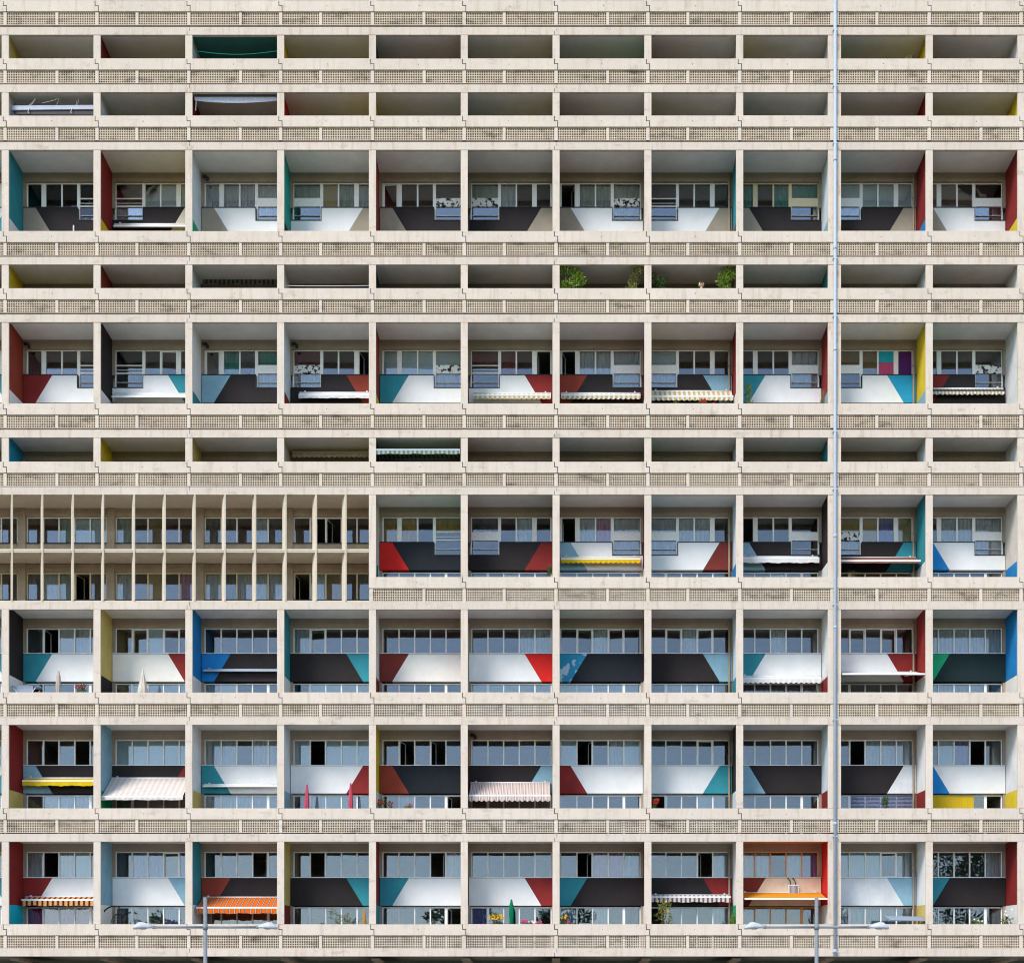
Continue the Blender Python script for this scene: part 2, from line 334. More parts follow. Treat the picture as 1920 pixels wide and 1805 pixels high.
# --- slabs, party walls and rear wall (the carcass behind the loggias)
for r, v, k in ROWS + [('base', 1792, 's')]:
    MB().uv(U0, U1, v - 14, v - CE - .8, .42, DB + IN).build('floor_slab', 'room_wall', B)
for r in ('r3', 'r5', 'r7', 'r8', 'r9', 'r10'):
    MB().uv(U0, U1, V0[r] + 101, V0[r] + 112, DB + .34, DB + IN).build('mezzanine_slab', 'room_wall', B)
for i in range(-1, 13):
    c = cB(i); MB().uv(c - 6, c + 6, -57, 1780, DB + .36, DB + IN - .01).build('party_wall', 'room_wall', B)
MB().uv(U0 - 3, U1 + 3, -60, 1791, DB + IN, DB + IN + .3).build('rear_wall', 'room_wall', B)
MB().uv(U0 - 5, U1 + 5, -90, -58, -.05, DB + IN + .3).build('roof', 'concrete', B)
for u in (U0, U1):
    MB().uv(u - 3, u + 3, -58, 1792, .26, DB + IN).build('end_wall', 'concrete', B)
# ground-level store behind the supports, dark under the block
MB().box(wx(U0), wx(U1), 5.2, 5.6, 0, wz(1792.5)).build('ground_floor_wall', 'taupe_warm', B)
for i in range(0, 12, 2):
    c = wx(cB(i)); MB().prism([(c - .45, 0), (c + .45, 0), (c + .8, wz(1796)), (c - .8, wz(1796))], 2.6, 5.0).build('support_column', 'taupe_warm', B)
for i in range(-1, 13):
    c = cB(i); MB().uv(c - 8, c + 8, 1792, 1796, 1.0, 5.2).build('cross_beam', 'taupe_warm', B)

# --- edge beams with stepped joints every fourth bay
JO = [(cB(-1) - 5, 0), (cB(2), 1), (cB(6), 1), (1564.2, 0)], [(1565.8, 0), (cB(12) + 5, 0)]
for r, v, k in ROWS + [('base', 1792, 's')]:
    top = v - 14.3 + rnd.uniform(-.15, .15)
    for grp in JO:
        for (a, sa), (b, sb) in zip(grp[:-1], grp[1:]):
            m_ = v - 7; P_ = []
            at, ab = (a + 1.9, a - 2.6) if sa else (a, a)
            bt, bb = (b + 1.1, b - 3.4) if sb else (b, b)
            pts = [(at, top), (bt, top), (bt, m_), (bb, m_), (bb, v), (ab, v), (ab, m_), (at, m_)] if (sa and sb) else \
                  ([(at, top), (bt, top), (bt, m_), (bb, m_), (bb, v), (ab, v)] if sb else ([(at, top), (bt, top), (bb, v), (ab, v), (ab, m_), (at, m_)] if sa else [(a, top), (b, top), (b, v), (a, v)]))
            mb = MB(); mb.uvprism(pts, 0, .14)
            mb.build('edge_beam', 'concrete_beam', B)

# --- lattice screens: two widths, shared meshes
def lattice_mesh(wd, ncol, name):
    h = 23.4; mb = MB(); pc = wd / ncol; pr = h / 5
    for k in range(ncol + 1):
        bw_ = 1.12 if 0 < k < ncol else 1.0
        x = k * pc; mb.box((x - bw_ / 2) * S, (x + bw_ / 2) * S, 0, .20, -h * S, 0)
    for k in range(6):
        z = -k * pr; mb.box(-.02, wd * S + .02,   .004, .196, (z - .62) * S, (z + .62) * S)
    return mb.mesh(name, ['concrete_lattice'])
LW = lattice_mesh(91.5, 28, 'lattice_wide'); LN = lattice_mesh(67.5, 21, 'lattice_narrow')
POST_B = MB().box(-3.1 * S, 3.1 * S, 0, .10, -24.2 * S, 0).mesh('boundary_post', ['concrete'])
POST_M = MB().box(-2.7 * S, 2.7 * S, 0, .10, -24.0 * S, 0).mesh('mid_post', ['concrete'])
dot_mat = simple('form_tie_hole', (.22, .17, .14), .9)
for r, v, k in ROWS:
    P = PAR[r]
    for i in BAYS:
        if fin_zone(r, i): continue
        a, b = cB(i), cB(i + 1)
        left_end = (i == 9) or (r == 'r7' and i == 4) or i == -1; right_end = (i == 8) or i == 11
        at, ab = (a - 2.2, a + 3.8) if not left_end else ((L(i) - 11.4,) * 2 if i == 9 else (a - 6.5, a - 6.5))
        bt, bb = (b - 3.6, b + 2.4) if not right_end else ((Rr(i) + 11.4,) * 2)
        j = rnd.uniform(-.25, .25); ms = P + 9.8
        pts = [(at, P + j), (bt, P + j), (bt, ms + .7)] + ([(bb, ms + .7)] if bb != bt else []) + [(bb, P + 20.6), (ab, P + 20.6)] + ([(ab, ms - .7), (at, ms - .7)] if ab != at else [])
        mb = MB(); mb.uvprism(pts, -.03 + rnd.uniform(-.004, .004), .12)
        uc, vc = (a + b) / 2 + rnd.uniform(-3, 3), P + 10 + rnd.uniform(-1, 1)
        if rnd.random() < .8: mb.uv(uc - .7, uc + .7, vc - .8, vc + .8, -.037, -.02, 1)
        near = i in (8, 9)
        mb.build('parapet_panel', ['concrete', dot_mat], B)
        if not left_end:   # dark strip added behind the stepped joint to blacken its gap
            jm = MB(); jm.uv(a - 4, a - 1.8, P + .5, ms, .0, .03); jm.uv(a - 4, a + 4.2, ms - .8, ms + .8, .004, .034); jm.uv(a + 2, a + 4.2, ms, P + 20.4, .0, .03); jm.build('joint_backing', 'dark_metal', B)
        # posts and screens below the panel
        zt = wz(P + 21.2)
        wide_first = (i % 2 == 0)
        mid = a + (97 if wide_first else 75)
        if i == 9: mid = 1644.5
        aL = a if i != 9 else 1569.8; bR = b if i != 8 else 1560.4
        if i == 4 and r == 'r7': aL = a - 2
        link('lattice_post', POST_B, B, (wx(aL), .0 + rnd.uniform(-.003, .003), zt))
        if i == 8: link('lattice_post', POST_B, B, (wx(bR), 0, zt))
        link('lattice_post', POST_M, B, (wx(mid) + rnd.uniform(-.01, .01), rnd.uniform(-.003, .003), zt))
        for (p, q) in ((aL + 3.1, mid - 2.7), (mid + 2.7, bR - 3.1)):
            wd = q - p; me = LW if wd > 80 else LN; base = 91.5 if wd > 80 else 67.5
            o = link('lattice_screen', me, B, (wx(p), .03 + rnd.uniform(-.004, .004), zt + rnd.uniform(-.004, .004))); o.scale = (wd / base, 1, 1)
    a0 = cB(4) - 6.5 if r == 'r7' else U0
    for (p, q) in ((a0, 1564), (1566, U1)):
        MB().uv(p, q, P + 44.4, P + 45.4, -.004, .12).build('kerb', 'concrete', B)

# --- pillars, painted side walls, ceilings, back walls
PILL = {}
def pillar(u0, u1, v0, v1, mat='concrete'):
    key = (round(u1 - u0, 2), round(v1 - v0, 2), mat)
    if key not in PILL: PILL[key] = MB().box(0, (u1 - u0) * S, 0, YP, -(v1 - v0) * S, 0).mesh('pillar', [mat])
    link('pillar', PILL[key], B, (wx(u0), .015 + rnd.uniform(-.004, .004), wz(v0)))
for r, v, k in ROWS:
    P = PAR[r]
    for i in range(-1, 13):
        if r == 'r7' and i <= 3: continue
        v1 = P - .6
        if i == 9:
            rusty = 'concrete_rusty' if r not in ('r8', 'r9') else 'concrete'
            pillar(1552.6, 1564.4, v, v1, rusty); pillar(1565.6, 1577.0, v, v1, rusty)
        else: pillar(cB(i) - 6.6, cB(i) + 6.6, v, v1)
    fl = FLOOR[r]
    for i in BAYS:
        a, b = L(i), Rr(i)
        ii = min(max(i, 0), 10)
        ceil_c = 'ceiling_white'
        if r == 'r10' and i == 8: ceil_c = pm('orange')
        if r == 'r1' and i == 2: ceil_c = pm('dkteal')
        if r == 'r7' and i <= 3:
            MB().uv(a - 13.2, b, v - 8, v - 7, .14, DB + .1).build('ceiling', 'cream_render', B); continue
        MB().uv(a - INS, b + INS, v - CE - .79, v - CE, .141, DB + .01).build('ceiling', ceil_c, B)
        wl = (WALLS.get(r) or ['ltgrey grey'] * 11)[ii]
        wl = (wl or 'white white white white').split()
        wl = wl + [wl[0], wl[1]] if len(wl) == 2 else wl
        d = DV.get(r, 0); ya, yb = YP + .02, DB + .1; za, zb = wz(v - CE), wz(fl); zf, zk = wz(v + 120 + d), wz(v + PB + .3 + d)
        for side, (p, q), up, lo in (('l', (a - 6.55, a - INS), wl[0], wl[2]), ('r', (b + INS, b + 6.55), wl[1], wl[3])):
            def wall(prof, mat):
                mb = MB(); x0, x1 = wx(p), wx(q); n = len(prof)
                A_ = [(x0, y_, z_) for y_, z_ in prof]; B_ = [(x1, y_, z_) for y_, z_ in prof]
                mb.poly(A_[::-1]); mb.poly(B_)
                for k_ in range(n): mb.poly([A_[k_], A_[(k_ + 1) % n], B_[(k_ + 1) % n], B_[k_]])
                mb.build('side_wall', pm(mat), B)
            if k == 'd':
                wall([(ya, za), (ya, zf), (yb, zk), (yb, za)][::-1], up); wall([(ya, zf), (ya, zb), (yb, zb), (yb, zk)][::-1], lo)
            else: wall([(ya, za), (ya, zb), (yb, zb), (yb, za)][::-1], up)
        a, b = a - INS, b + INS
        def bw_part(nm, u0_, u1_, va, vb, y0_=DB): MB().uv(u0_, u1_, va, vb, y0_, DB + .3).build(nm, 'taupe', B)
        if k == 'd':
            bw_part('lintel', a, b, v - CE, v + WT + d)
            for (p, q) in ((a, a + JW), (b - JW, b)):
                bw_part('jamb', p, q, v + WT + d, v + SILL + d); bw_part('jamb', p, q, v + PB + .8 + d, fl)
            if r in ('r3', 'r5'): bw_part('back_wall', a + JW, b - JW, v + PB + .8 + d, fl, DB + .02)
        elif r == 'r6':
            bw_part('lintel', a, b, v - CE, v + WT - .5)
            for (p, q) in ((a, a + JW), (b - JW, b)): bw_part('jamb', p, q, v + WT - .5, fl)
        else: bw_part('back_wall', a, b, v - CE, fl)

# --- spandrel panels with slanted colour patches
for r in SPAN:
    v = V0[r]; d = DV.get(r, 0); st = r in ('r3', 'r5', 'r7')
    for i in BAYS:
        sp = SPAN[r][i] if 0 <= i <= 10 else ('white:teal' if i < 0 else 'black:red')
        if sp == '-' or fin_zone(r, i): continue
        m_, p_ = sp.split(':'); a, b = L(i) - 2.2, Rr(i) + 2.2
        t0, t1 = v + SILL + 1.4 + d, v + PB + d; stp = v + STEP + 1.4 + d
        pt, pb = (24, 56) if r in WIDE_BOTTOM else (56, 24)
        mir = (i % 2 == 1)
        f = (lambda x: b - x) if mir else (lambda x: a + x)
        W = b - a
        mb = MB(); y0, y1 = DB - .05, DB + .3
        mb.uvprism([(f(0), t0), (f(pt), t0), (f(pb), t1), (f(0), t1)], y0, y1, 1)
        if st: main = [(f(pt), t0), (f(105), t0), (f(105), stp), (f(W), stp), (f(W), t1), (f(pb), t1)]
        else: main = [(f(pt), t0), (f(W), t0), (f(W), t1), (f(pb), t1)]
        mb.uvprism(main, y0, y1, 0)
        o = mb.build('spandrel_panel', [pm(m_), MATS['sky_patch'] if p_ == 'sky' else pm(p_)], B)
        o['label'] = '%s spandrel panel with a slanted %s patch' % (CNAME.get(m_, m_), CNAME.get(p_, p_))
        sm = 'dark_metal' if st else 'frame_white'
        mb = MB()
        if st:
            mb.uvprism([(f(0), t0 - 1.5), (f(104), t0 - 1.5), (f(104), t0), (f(0), t0)], y0 - .02, DB + .11)
            mb.uvprism([(f(104), t0 - 1.5), (f(105), t0 - 1.5), (f(105), stp), (f(104), stp)], y0 - .02, DB + .11)
            mb.uvprism([(f(104), stp - 1.5), (f(W), stp - 1.5), (f(W), stp), (f(105), stp), (f(105), stp - .01), (f(104), stp - .01)], y0 - .021, DB + .11)
        else:
            mb.uv(a, b, t0 - 1.5, t0 - .5, y0 - .03, DB + .11); mb.uv(a, b, t0 - .5, t0, y0 - .012, DB + .11, 1)
        mb.build('sill', [sm, 'dark_metal'], B)

# --- windows
PANE = {}
def pane_mesh(wd, h):
    key = (round(wd, 3), round(h, 3))
    if key not in PANE:
        PANE[key] = MB().box(-wd / 2, wd / 2, -.003, .003, -h / 2, h / 2).mesh('pane', ['window_glass'])
    return PANE[key]
CURM = {}
def curtain_mesh(code, wd, h):
    key = (code, round(wd, 2), round(h, 2), rnd.randint(0, 2))
    if key in CURM: return CURM[key]
    mb = MB()
    if code in FLAT:
        mb.box(-wd / 2, wd / 2, 0, .008, -h / 2, h / 2)
    else:
        n = 26; ph = rnd.uniform(0, 6); fr = rnd.uniform(2.6, 4.2)
        top = []
        for k in range(n + 1):
            x = -wd / 2 + wd * k / n; y = .028 * math.sin(ph + fr * 2 * math.pi * k / n) + .012 * math.sin(ph * 3 + 7.3 * 2 * math.pi * k / n)
            top.append((x, y))
        for k in range(n):
            (x0, y0), (x1, y1) = top[k], top[k + 1]
            mb.poly([(x0, y0, -h / 2), (x1, y1, -h / 2), (x1, y1, h / 2), (x0, y0, h / 2)])
            mb.poly([(x0, y0 + .004, -h / 2), (x0, y0 + .004, h / 2), (x1, y1 + .004, h / 2), (x1, y1 + .004, -h / 2)])
    CURM[key] = mb.mesh('curtain', [CUR[code][0]], smooth=code not in FLAT); return CURM[key]
def add_pane(W, u0, u1, v0, v1, code, mat):
    wd, h = (u1 - u0) * S, (v1 - v0) * S; cx, cz = wx((u0 + u1) / 2), wz((v0 + v1) / 2)
    yg = DB + .145
    if code in 'kt':
        ang = R(rnd.uniform(72, 84)) if code == 'k' else R(rnd.uniform(4, 7))
        sgn = rnd.choice((-1, 1)); hx = wx(u0) if sgn > 0 else wx(u1)
        cxx = hx + sgn * wd / 2 * math.cos(ang); cyy = yg + wd / 2 * math.sin(ang)
        rot = (0, 0, ang * sgn)
        mb = MB(); e = .035
        mb.box(-wd / 2, -wd / 2 + e, -.02, .02, -h / 2, h / 2).box(wd / 2 - e, wd / 2, -.02, .02, -h / 2, h / 2).box(-wd / 2 + e, wd / 2 - e, -.02, .02, -h / 2, -h / 2 + e).box(-wd / 2 + e, wd / 2 - e, -.02, .02, h / 2 - e, h / 2)
        o = mb.build('casement', mat, W, (cxx, cyy, cz)); o.rotation_euler = rot
        link('pane', pane_mesh(wd - .06, h - .06), W, (cxx, cyy, cz), rot)
        return
    link('pane', pane_mesh(wd, h), W, (cx, yg, cz), (R(rnd.uniform(-.25, .25)), 0, R(rnd.uniform(-.3, .3))))
    if code in CUR:
        hh = h + .04
        if code == 'C':   # cyan over pink
            link('curtain', curtain_mesh('C', wd, hh * .45), W, (cx, yg - .014, cz + hh * .27)); link('curtain', curtain_mesh('K', wd, hh * .52), W, (cx, yg - .014, cz - hh * .22)); return
        link('curtain', curtain_mesh(code, wd + .05, hh), W, (cx, yg + (-.012 if code in 'V' else .05 if code in FLAT else .10), cz))
def window5(r, i, v0, v1, codes, door=None, mat='frame_white', lo=1.7):
    a, b = L(i) + lo, Rr(i) - lo
    mb = MB(); y0, y1 = DB + .11, DB + .19
    e = 2.0
    mb.uv(a, b, v0, v0 + e, y0, y1); mb.uv(a, b, v1 - e * .9, v1, y0, y1)
    mb.uv(a, a + e, v0 + e, v1 - e * .9, y0, y1); mb.uv(b - e, b, v0 + e, v1 - e * .9, y0, y1)
    xs = [a + e]; p = (b - a - 2 * e) / 5
    W = None
    mids = []
    for k in range(1, 5):
        x = a + e + p * k; hw = 1.25
        if door == 'r' and k == 4 or door == 'l' and k == 1: hw = 2.6
        mb.uv(x - hw, x + hw, v0 + e, v1 - e * .9, y0 - .004, y1); mids.append((x - hw, x + hw))
    W = mb.build('window', mat, B)
    xs = [a + e] + [m[1] for m in mids]; xe = [m[0] for m in mids] + [b - e]
    for k in range(5): add_pane(W, xs[k], xe[k], v0 + e, v1 - e * .9, codes[k], mat)
    return W
def windowA(r, i, v0, v1, v2, codes, state, mat='frame_white'):
    # three casements and a sash unit that drops below the sill; codes p1 p2 p3 S in mirrored order for odd bays
    W0, mir = 159.0, i % 2 == 1
    f = (lambda x: Rr(i) + 1.5 - x) if mir else (lambda x: L(i) - 1.5 + x)
    mb = MB(); y0, y1 = DB + .11, DB + .19
    def bar(x0, x1, va, vb, yy0=y0, m=0):
        p, q = sorted((f(x0), f(x1))); mb.uv(p, q, va, vb, yy0, y1, m)
    bar(3.2, 105, v0, v0 + 2); bar(107, 160.3, v0, v0 + 2); bar(3.2, 101, v1 - 1.8, v1)
    bar(3.2, 6, v0 + 2, v1 - 1.8); bar(32, 41, v0 + 2, v1 - 1.8, y0 - .01); bar(70, 73, v0 + 2, v1 - 1.8); bar(101, 107, v0, v2, y0 - .01); bar(157.4, 160.3, v0 + 2, v2)
    bar(107, 157.4, v2 - 2, v2)
    t0, t1 = v0 + 29, v0 + 44.5
    if state == 'O': bar(107, 157.4, t0, t0 + 1.8, y0 - .01); bar(107, 157.4, t1 - .8, t1 + 1.6, y0 - .01); bar(107, 157.4, t0 + 9, t0 + 10, y0 + .01)
    else: bar(107, 157.4, t0, t1 + 1, y0 - .012, 1)
    bar(107, 157.4, v2 - 13, v2 - 12.2, y0 - .02)
    W = mb.build('window', [mat, 'peeling_paint' if state == 'X' else mat], B)
    pc = list(codes)
    segs = [(6, 32, v0 + 2, v1 - 1.8), (41, 70, v0 + 2, v1 - 1.8), (73, 101, v0 + 2, v1 - 1.8)]
    for sg, cd in zip(segs, pc[:3]):
        p, q = sorted((f(sg[0]), f(sg[1]))); add_pane(W, p, q, sg[2], sg[3], cd, mat)
    p, q = sorted((f(107), f(157.4))); S_ = pc[3]
    add_pane(W, p, q, v0 + 2, t0, S_, mat)
    if state == 'O': add_pane(W, p, q, t0 + 1.8, t1 - .8, '.', mat)
    add_pane(W, p, q, t1 + 1.6, v2 - 2, 'c' if (S_ in 'cw' or rnd.random() < .4) else '.', mat)
    return W
# codes: casements counted from the coloured patch side towards the sash, then the sash
WA = {'r3': ['bbbd:O', 'www.:O', 'cccc:P', 'csas:P', 't...:X', '..cs:X', 'ksss:X', '....:O', 'g.gg:P', 'wwww:P', '....:P'],
      'r5': ['d...:O', '.t..:O', 'tgdg:P', 'k..r:X', 'wwww:X', 'k.rr:O', 'kccc:P', '...w:P', '...c:P', 'VCnn:P', '....:X'],
      'r7': [None] * 4 + ['oo.o:O', '.c.d:P', 'kcpc:P', '.ccc:P', 'k...:P', 'avao:X', '.ccc:P']}
for r in WA:
    v = V0[r]; d = DV.get(r, 0)
    for i in BAYS:
        if fin_zone(r, i): continue
        c_ = WA[r][i] if 0 <= i <= 10 else '.c.c:P'
        codes, st = c_.split(':')
        windowA(r, i, v + WT + d, v + SILL + d, v + STEP + d, codes, st, 'frame_cream' if (r, i) == ('r3', 8) else 'frame_white')
WU = {'r8': ['dkhcc', '.twt.', '.....', 'ct...', '.....', '...cc', '.tct.', '.tct.', '..c..', '.t.t.', 'ccccc'],
      'r9': ['.k.k.', 'wwwww', 'cc.cc', 'wkwww', '.k.k.', '.....', 'wk.cw', '...t.', '.....', '.kccc', '.wvk.'],
      'r10': ['ckcw.', '.vvtv', '...k.', '.k...', '...kc', '.....', '.kppc', '...kc', 'cc.cv', 'cwwtc', '....c']}  # violet curtains in the second bay stand in for a reflection in the glass
WLO = {'r7': ['', '', '', '', '.....', '..c..', '.....', '.....', '..c..', 'nnnnn', '.....'],
       'r8': ['.h.c.', 'dwwww', 'cw...', '.wwww', '.....', 'wwwww', 'wwwww', '.cccc', '.....', '.....', 'ccccd'],
       'r9': ['dcccc', 'nnnnn', 'ccccc', '.wwww', '.c..k', 'nnnnn', '.....', 'k..ww', '.....', '.vvvd', 'yyyyk'],
       'r10': ['mmmmm', 'd..v.', 'nnnnn', 'd....', '....k', 'v....', 'c.c.d', 'k...c', 'cddnd', 'ccccc', 'c...d']}
for r in WLO:
    v = V0[r]; d = DV.get(r, 0)
    for i in BAYS:
        if fin_zone(r, i): continue
        ok = 0 <= i <= 10; fm = 'frame_orange' if (r, i) == ('r10', 8) else 'frame_white'
        if r in WU: window5(r, i, v + WT + d, v + SILL + d, WU[r][i] if ok else '..c..', None, fm)
        window5(r, i, v + LT + d, FLOOR[r] - 2, WLO[r][i] if ok else '..c..', 'l' if i % 2 else 'r', fm)
# outside blinds on two lower windows
for i, m_, u0_, u1_ in ((10, 'yellow_blind', 1.5, 102), (9, 'blue_slat', 36, 157)):
    r = 'r9'; va, vb = V0[r] + LT + 1, V0[r] + LT + 40
    a = L(i)
    if i == 10:
        MB().uv(a + u0_, a + u1_, va, vb, DB + .085, DB + .10).build('blind', m_, B)
    else:
        for k in range(13):
            vv = va + k * 2.6; MB().uv(a + u0_, a + u1_, vv, vv + 1.3, DB + .08, DB + .10).build('blind_slat', m_, B)
for i in BAYS: window5('r6', i, V0['r6'] + WT - .5, FLOOR['r6'] - 2, '.....', None)

# --- the glazed two-storey strip with upright fins (bays 0-3)
WF = [['..sww', 's.n..', 'dd.cd', '.kk..', '.....'], ['dcskd', 'c.a.p', 'cdccc', 'kcn.d', '.....']]
zoneR = Rr(3)
for lv, (vt, vw0, vw1, vb) in enumerate(((920, 936, 987.5, 1028), (1027, 1043.5, 1097, 1128))):
    MB().uv(U0, zoneR, vt, vw0, DB, DB + .3).build('back_wall', 'taupe_warm', B)
    MB().uv(U0, zoneR, vw1, vb, DB, DB + .3).build('back_wall', 'taupe_warm', B)
    MB().uv(U0, zoneR, vw1, vw1 + 1.4, DB - .05, DB).build('sill', 'dark_metal', B)
    for i in range(-1, 4):
        mb = MB().uv(L(i) - 13.2, L(i) + 2, vt, vb, DB - .06, DB + .28)
        if i == 3: mb.uv(Rr(3) - 2, Rr(3), vt, vb, DB - .06, DB + .28)
        mb.build('pier', 'taupe_warm', B)
        window5('f', i, vw0, vw1, WF[lv][i] if i >= 0 else '.v...', None, 'frame_cream' if lv else 'frame_white', lo=2.0)
mb = MB().uv(U0, zoneR, 1029.3, 1031.8, -.01, .1).uv(U0, zoneR, 1031.8, 1032.8, .02, .1, 1).uv(U0, zoneR, 1032.8, 1035, 0, .1)
xa, xb = wx(U0), wx(zoneR); pr = [(.1, wz(1034.6)), (DB, wz(1027)), (DB, wz(1022)), (.1, wz(1029.6))]
A_ = [(xa, y_, z_) for y_, z_ in pr]; B_ = [(xb, y_, z_) for y_, z_ in pr]
mb.poly(A_[::-1]); mb.poly(B_)
for k_ in range(4): mb.poly([A_[k_], A_[(k_ + 1) % 4], B_[(k_ + 1) % 4], B_[k_]])
mb.build('ledge', ['cream_render', 'dark_metal'], B)
MB().uv(U0, zoneR, 1125.6, 1127.4, 0, DB).build('ledge', 'cream_render', B)
MB().uv(zoneR, zoneR + 6, 926, 1128, YP + .02, DB + .1).build('side_wall', 'cream_render', B)
FW, FT, FA = .54, .065, R(26)
zf0, zf1 = wz(1125.6), wz(927.4)
ca, sa = math.cos(FA), math.sin(FA)
q = [Vector((0, 0)), Vector((-sa * FW, ca * FW))]; nn = Vector((ca, sa)) * FT / 2
fp = [(q[0] - nn), (q[0] + nn), (q[1] + nn * .8), (q[1] - nn * .8)]
mb = MB(); b0 = [(p.x, p.y, 0) for p in fp]; b1 = [(p.x, p.y, zf1 - zf0) for p in fp]
mb.poly(b0[::-1]); mb.poly(b1)
for k in range(4): k2 = (k + 1) % 4; mb.poly([b0[k], b0[k2], b1[k2], b1[k]])
FM = mb.mesh('fin', ['cream_render'])
for u in (-92, -35, 22, 79, 136.5, 193, 251, 308.5, 364.5, 421, 478, 535, 592, 647.5):
    link('fin', FM, B, (wx(u + 1.5), -.045, zf0), (0, 0, R(rnd.uniform(-.6, .6))))

# --- inside drain pipes
for r in ('r3', 'r4', 'r5', 'r6', 'r7', 'r8', 'r9', 'r10'):
    for i in (7, 9):
        x, y = wx(Rr(i) - 3.4), DB - .12; za, zb = wz(FLOOR[r]), wz(V0[r])
        zm = wz(V0[r] + 45)
        MB().tube([(x, y, za), (x, y, zb)], .048, 8).tube([(x, y, zm), (x, y, zm + .1)], .062, 8).build('drain_pipe', 'pipe_taupe', B, smooth=True)
for r, i in (('r3', 2), ('r3', 7), ('r5', 0), ('r5', 2), ('r5', 3), ('r9', 5), ('r9', 7)):
    if i == 7: continue
    x, y, z = wx(L(i) + 6), DB - .12, wz(V0[r] + 2.5)
    MB().tube([(x - .12, y, z + .03), (x + .02, y, z + .02), (x + .1, y - .01, z - .05), (x + .1, y, z - .16)], .065, 8).build('pipe_elbow', 'dark_metal', B, smooth=True)

# ================================================================== things on and before the building
# --- galvanised downpipe over the expansion joint
x = wx(1565); y = -.09
T = thing('downpipe', 'tall galvanised grey downpipe running up the full height of the facade', 'downpipe', (x, y, wz(1793)))
zt, z0 = wz(-95), wz(1793)
MB().tube([(0, 0, 0), (0, 0, zt - z0)], .070, 14).build('pipe', 'galvanised', T, smooth=True)
for v in (305, 470, 660, 1009, 1180, 1547, 1785):
    MB().tube([(0, 0, wz(v) - z0), (0, 0, wz(v) - z0 + .13)], .078, 14).build('sleeve', 'galvanised', T, smooth=True)
for v in (60, 165, 272, 487, 595, 811, 919, 1135, 1350, 1568, 1784):
    mb = MB().box(-.10, .10, -.06, .09, wz(v) - z0 - .025, wz(v) - z0 + .025); mb.build('bracket', 'galvanised', T)

# --- awnings
def awning(name_label, bay, Yw, Yf, proj, fabric, val=0, scallop=False, X0=None, X1=None, front_white=True, sag=0, cassette='white_plastic', yw=None, group=None, drop=None, arms=True):
    yw = DB - .06 if yw is None else yw
    yf = yw - proj
    u0 = L(bay) + 3 if X0 is None else uy(X0, yf); u1 = Rr(bay) - 3 if X1 is None else uy(X1, yf)
    x0, x1 = wx(u0), wx(u1); zw, zf = wz(vy(Yw, yw)), wz(vy(Yf, yf))
    cx = (x0 + x1) / 2
    T = thing('awning', name_label, 'awning', (cx, yw, min(zf, zw)))
    oz = min(zf, zw); h = (x1 - x0) / 2
    def lo(p): return (p[0] - cx, p[1] - yw, p[2] - oz)
    mb = MB(); mb.tube([lo((x0, yw - .07, zw)), lo((x1, yw - .07, zw))], .065, 10); mb.build('roller', cassette, T, smooth=True)
    for s in (-1, 1):
        xx = cx + s * (h - .25); mb = MB(); p = lo((xx, yw, zw)); mb.box(p[0] - .03, p[0] + .03, -.10, .03, p[2] + .055, p[2] + .11); mb.build('bracket', cassette, T)
    # fabric between roller and front bar
    mb = MB(); n = 12; th = .012
    for k in range(n):
        a0, a1 = k / n, (k + 1) / n
        def pt(a): return (yw - .07) + (yf - yw + .07) * a, zw + .05 + (zf - zw - .05) * a - sag * math.sin(math.pi * a)
        (ya, za), (yb, zb) = pt(a0), pt(a1)
        for dz, fl in ((0, 0), (-th, 1)):
            q = [lo((x0 + .02, ya, za + dz)), lo((x1 - .02, ya, za + dz)), lo((x1 - .02, yb, zb + dz)), lo((x0 + .02, yb, zb + dz))]
            mb.poly(q if fl else q[::-1])
    mb.build('fabric', fabric, T)
    p0, p1 = lo((x0, yf, zf)), lo((x1, yf, zf))
    MB().box(p0[0], p1[0], p0[1] - .035, p0[1] + .03, p0[2] - .035, p0[2] + .035).build('front_bar', cassette if front_white else 'dark_metal', T)
    if val:
        hv = val * S; mb = MB(); zt_ = p0[2] - .036; nsc = max(6, int((x1 - x0) / .22)); sub = 6
        N = nsc * sub if scallop else 40; xs = [p0[0] + (p1[0] - p0[0]) * k / N for k in range(N + 1)]
        ph = rnd.uniform(0, 6)
        def bot(k):
            if scallop: return zt_ - hv * (.70 + .30 * abs(math.sin(math.pi * k / sub)))
            return zt_ - hv * (1 + .07 * math.sin(ph + k * .55) + .05 * math.sin(k * 1.7))
        yy = [p0[1] - .03 + .012 * math.sin(ph + k * .9) for k in range(N + 1)]
        for k in range(N):
            mb.poly([(xs[k], yy[k] - .003, bot(k)), (xs[k + 1], yy[k + 1] - .003, bot(k + 1)), (xs[k + 1], p0[1] - .03, zt_), (xs[k], p0[1] - .03, zt_)])
            mb.poly([(xs[k + 1], yy[k + 1] + .003, bot(k + 1)), (xs[k], yy[k] + .003, bot(k)), (xs[k], p0[1] - .027, zt_), (xs[k + 1], p0[1] - .027, zt_)])
        mb.build('valance', fabric, T)
    if arms and proj > .4:
        for s in (-1, 1):
            xa = cx + s * (h - .35); xe = cx + s * (h - .55)
            mb = MB(); mb.tube([lo((xa, yw - .05, zw - .12)), lo(((xa + xe) / 2 - s * .25, (yw + yf) / 2, (zw + zf) / 2 - .1)), lo((xe, yf, zf - .02))], .022, 6); mb.build('arm', 'white_plastic', T)
    return T
awning('slim white awning rolled in against the charcoal panel above yellow wall foot', 1, 423.5, 424.5, .22, 'awning_white')
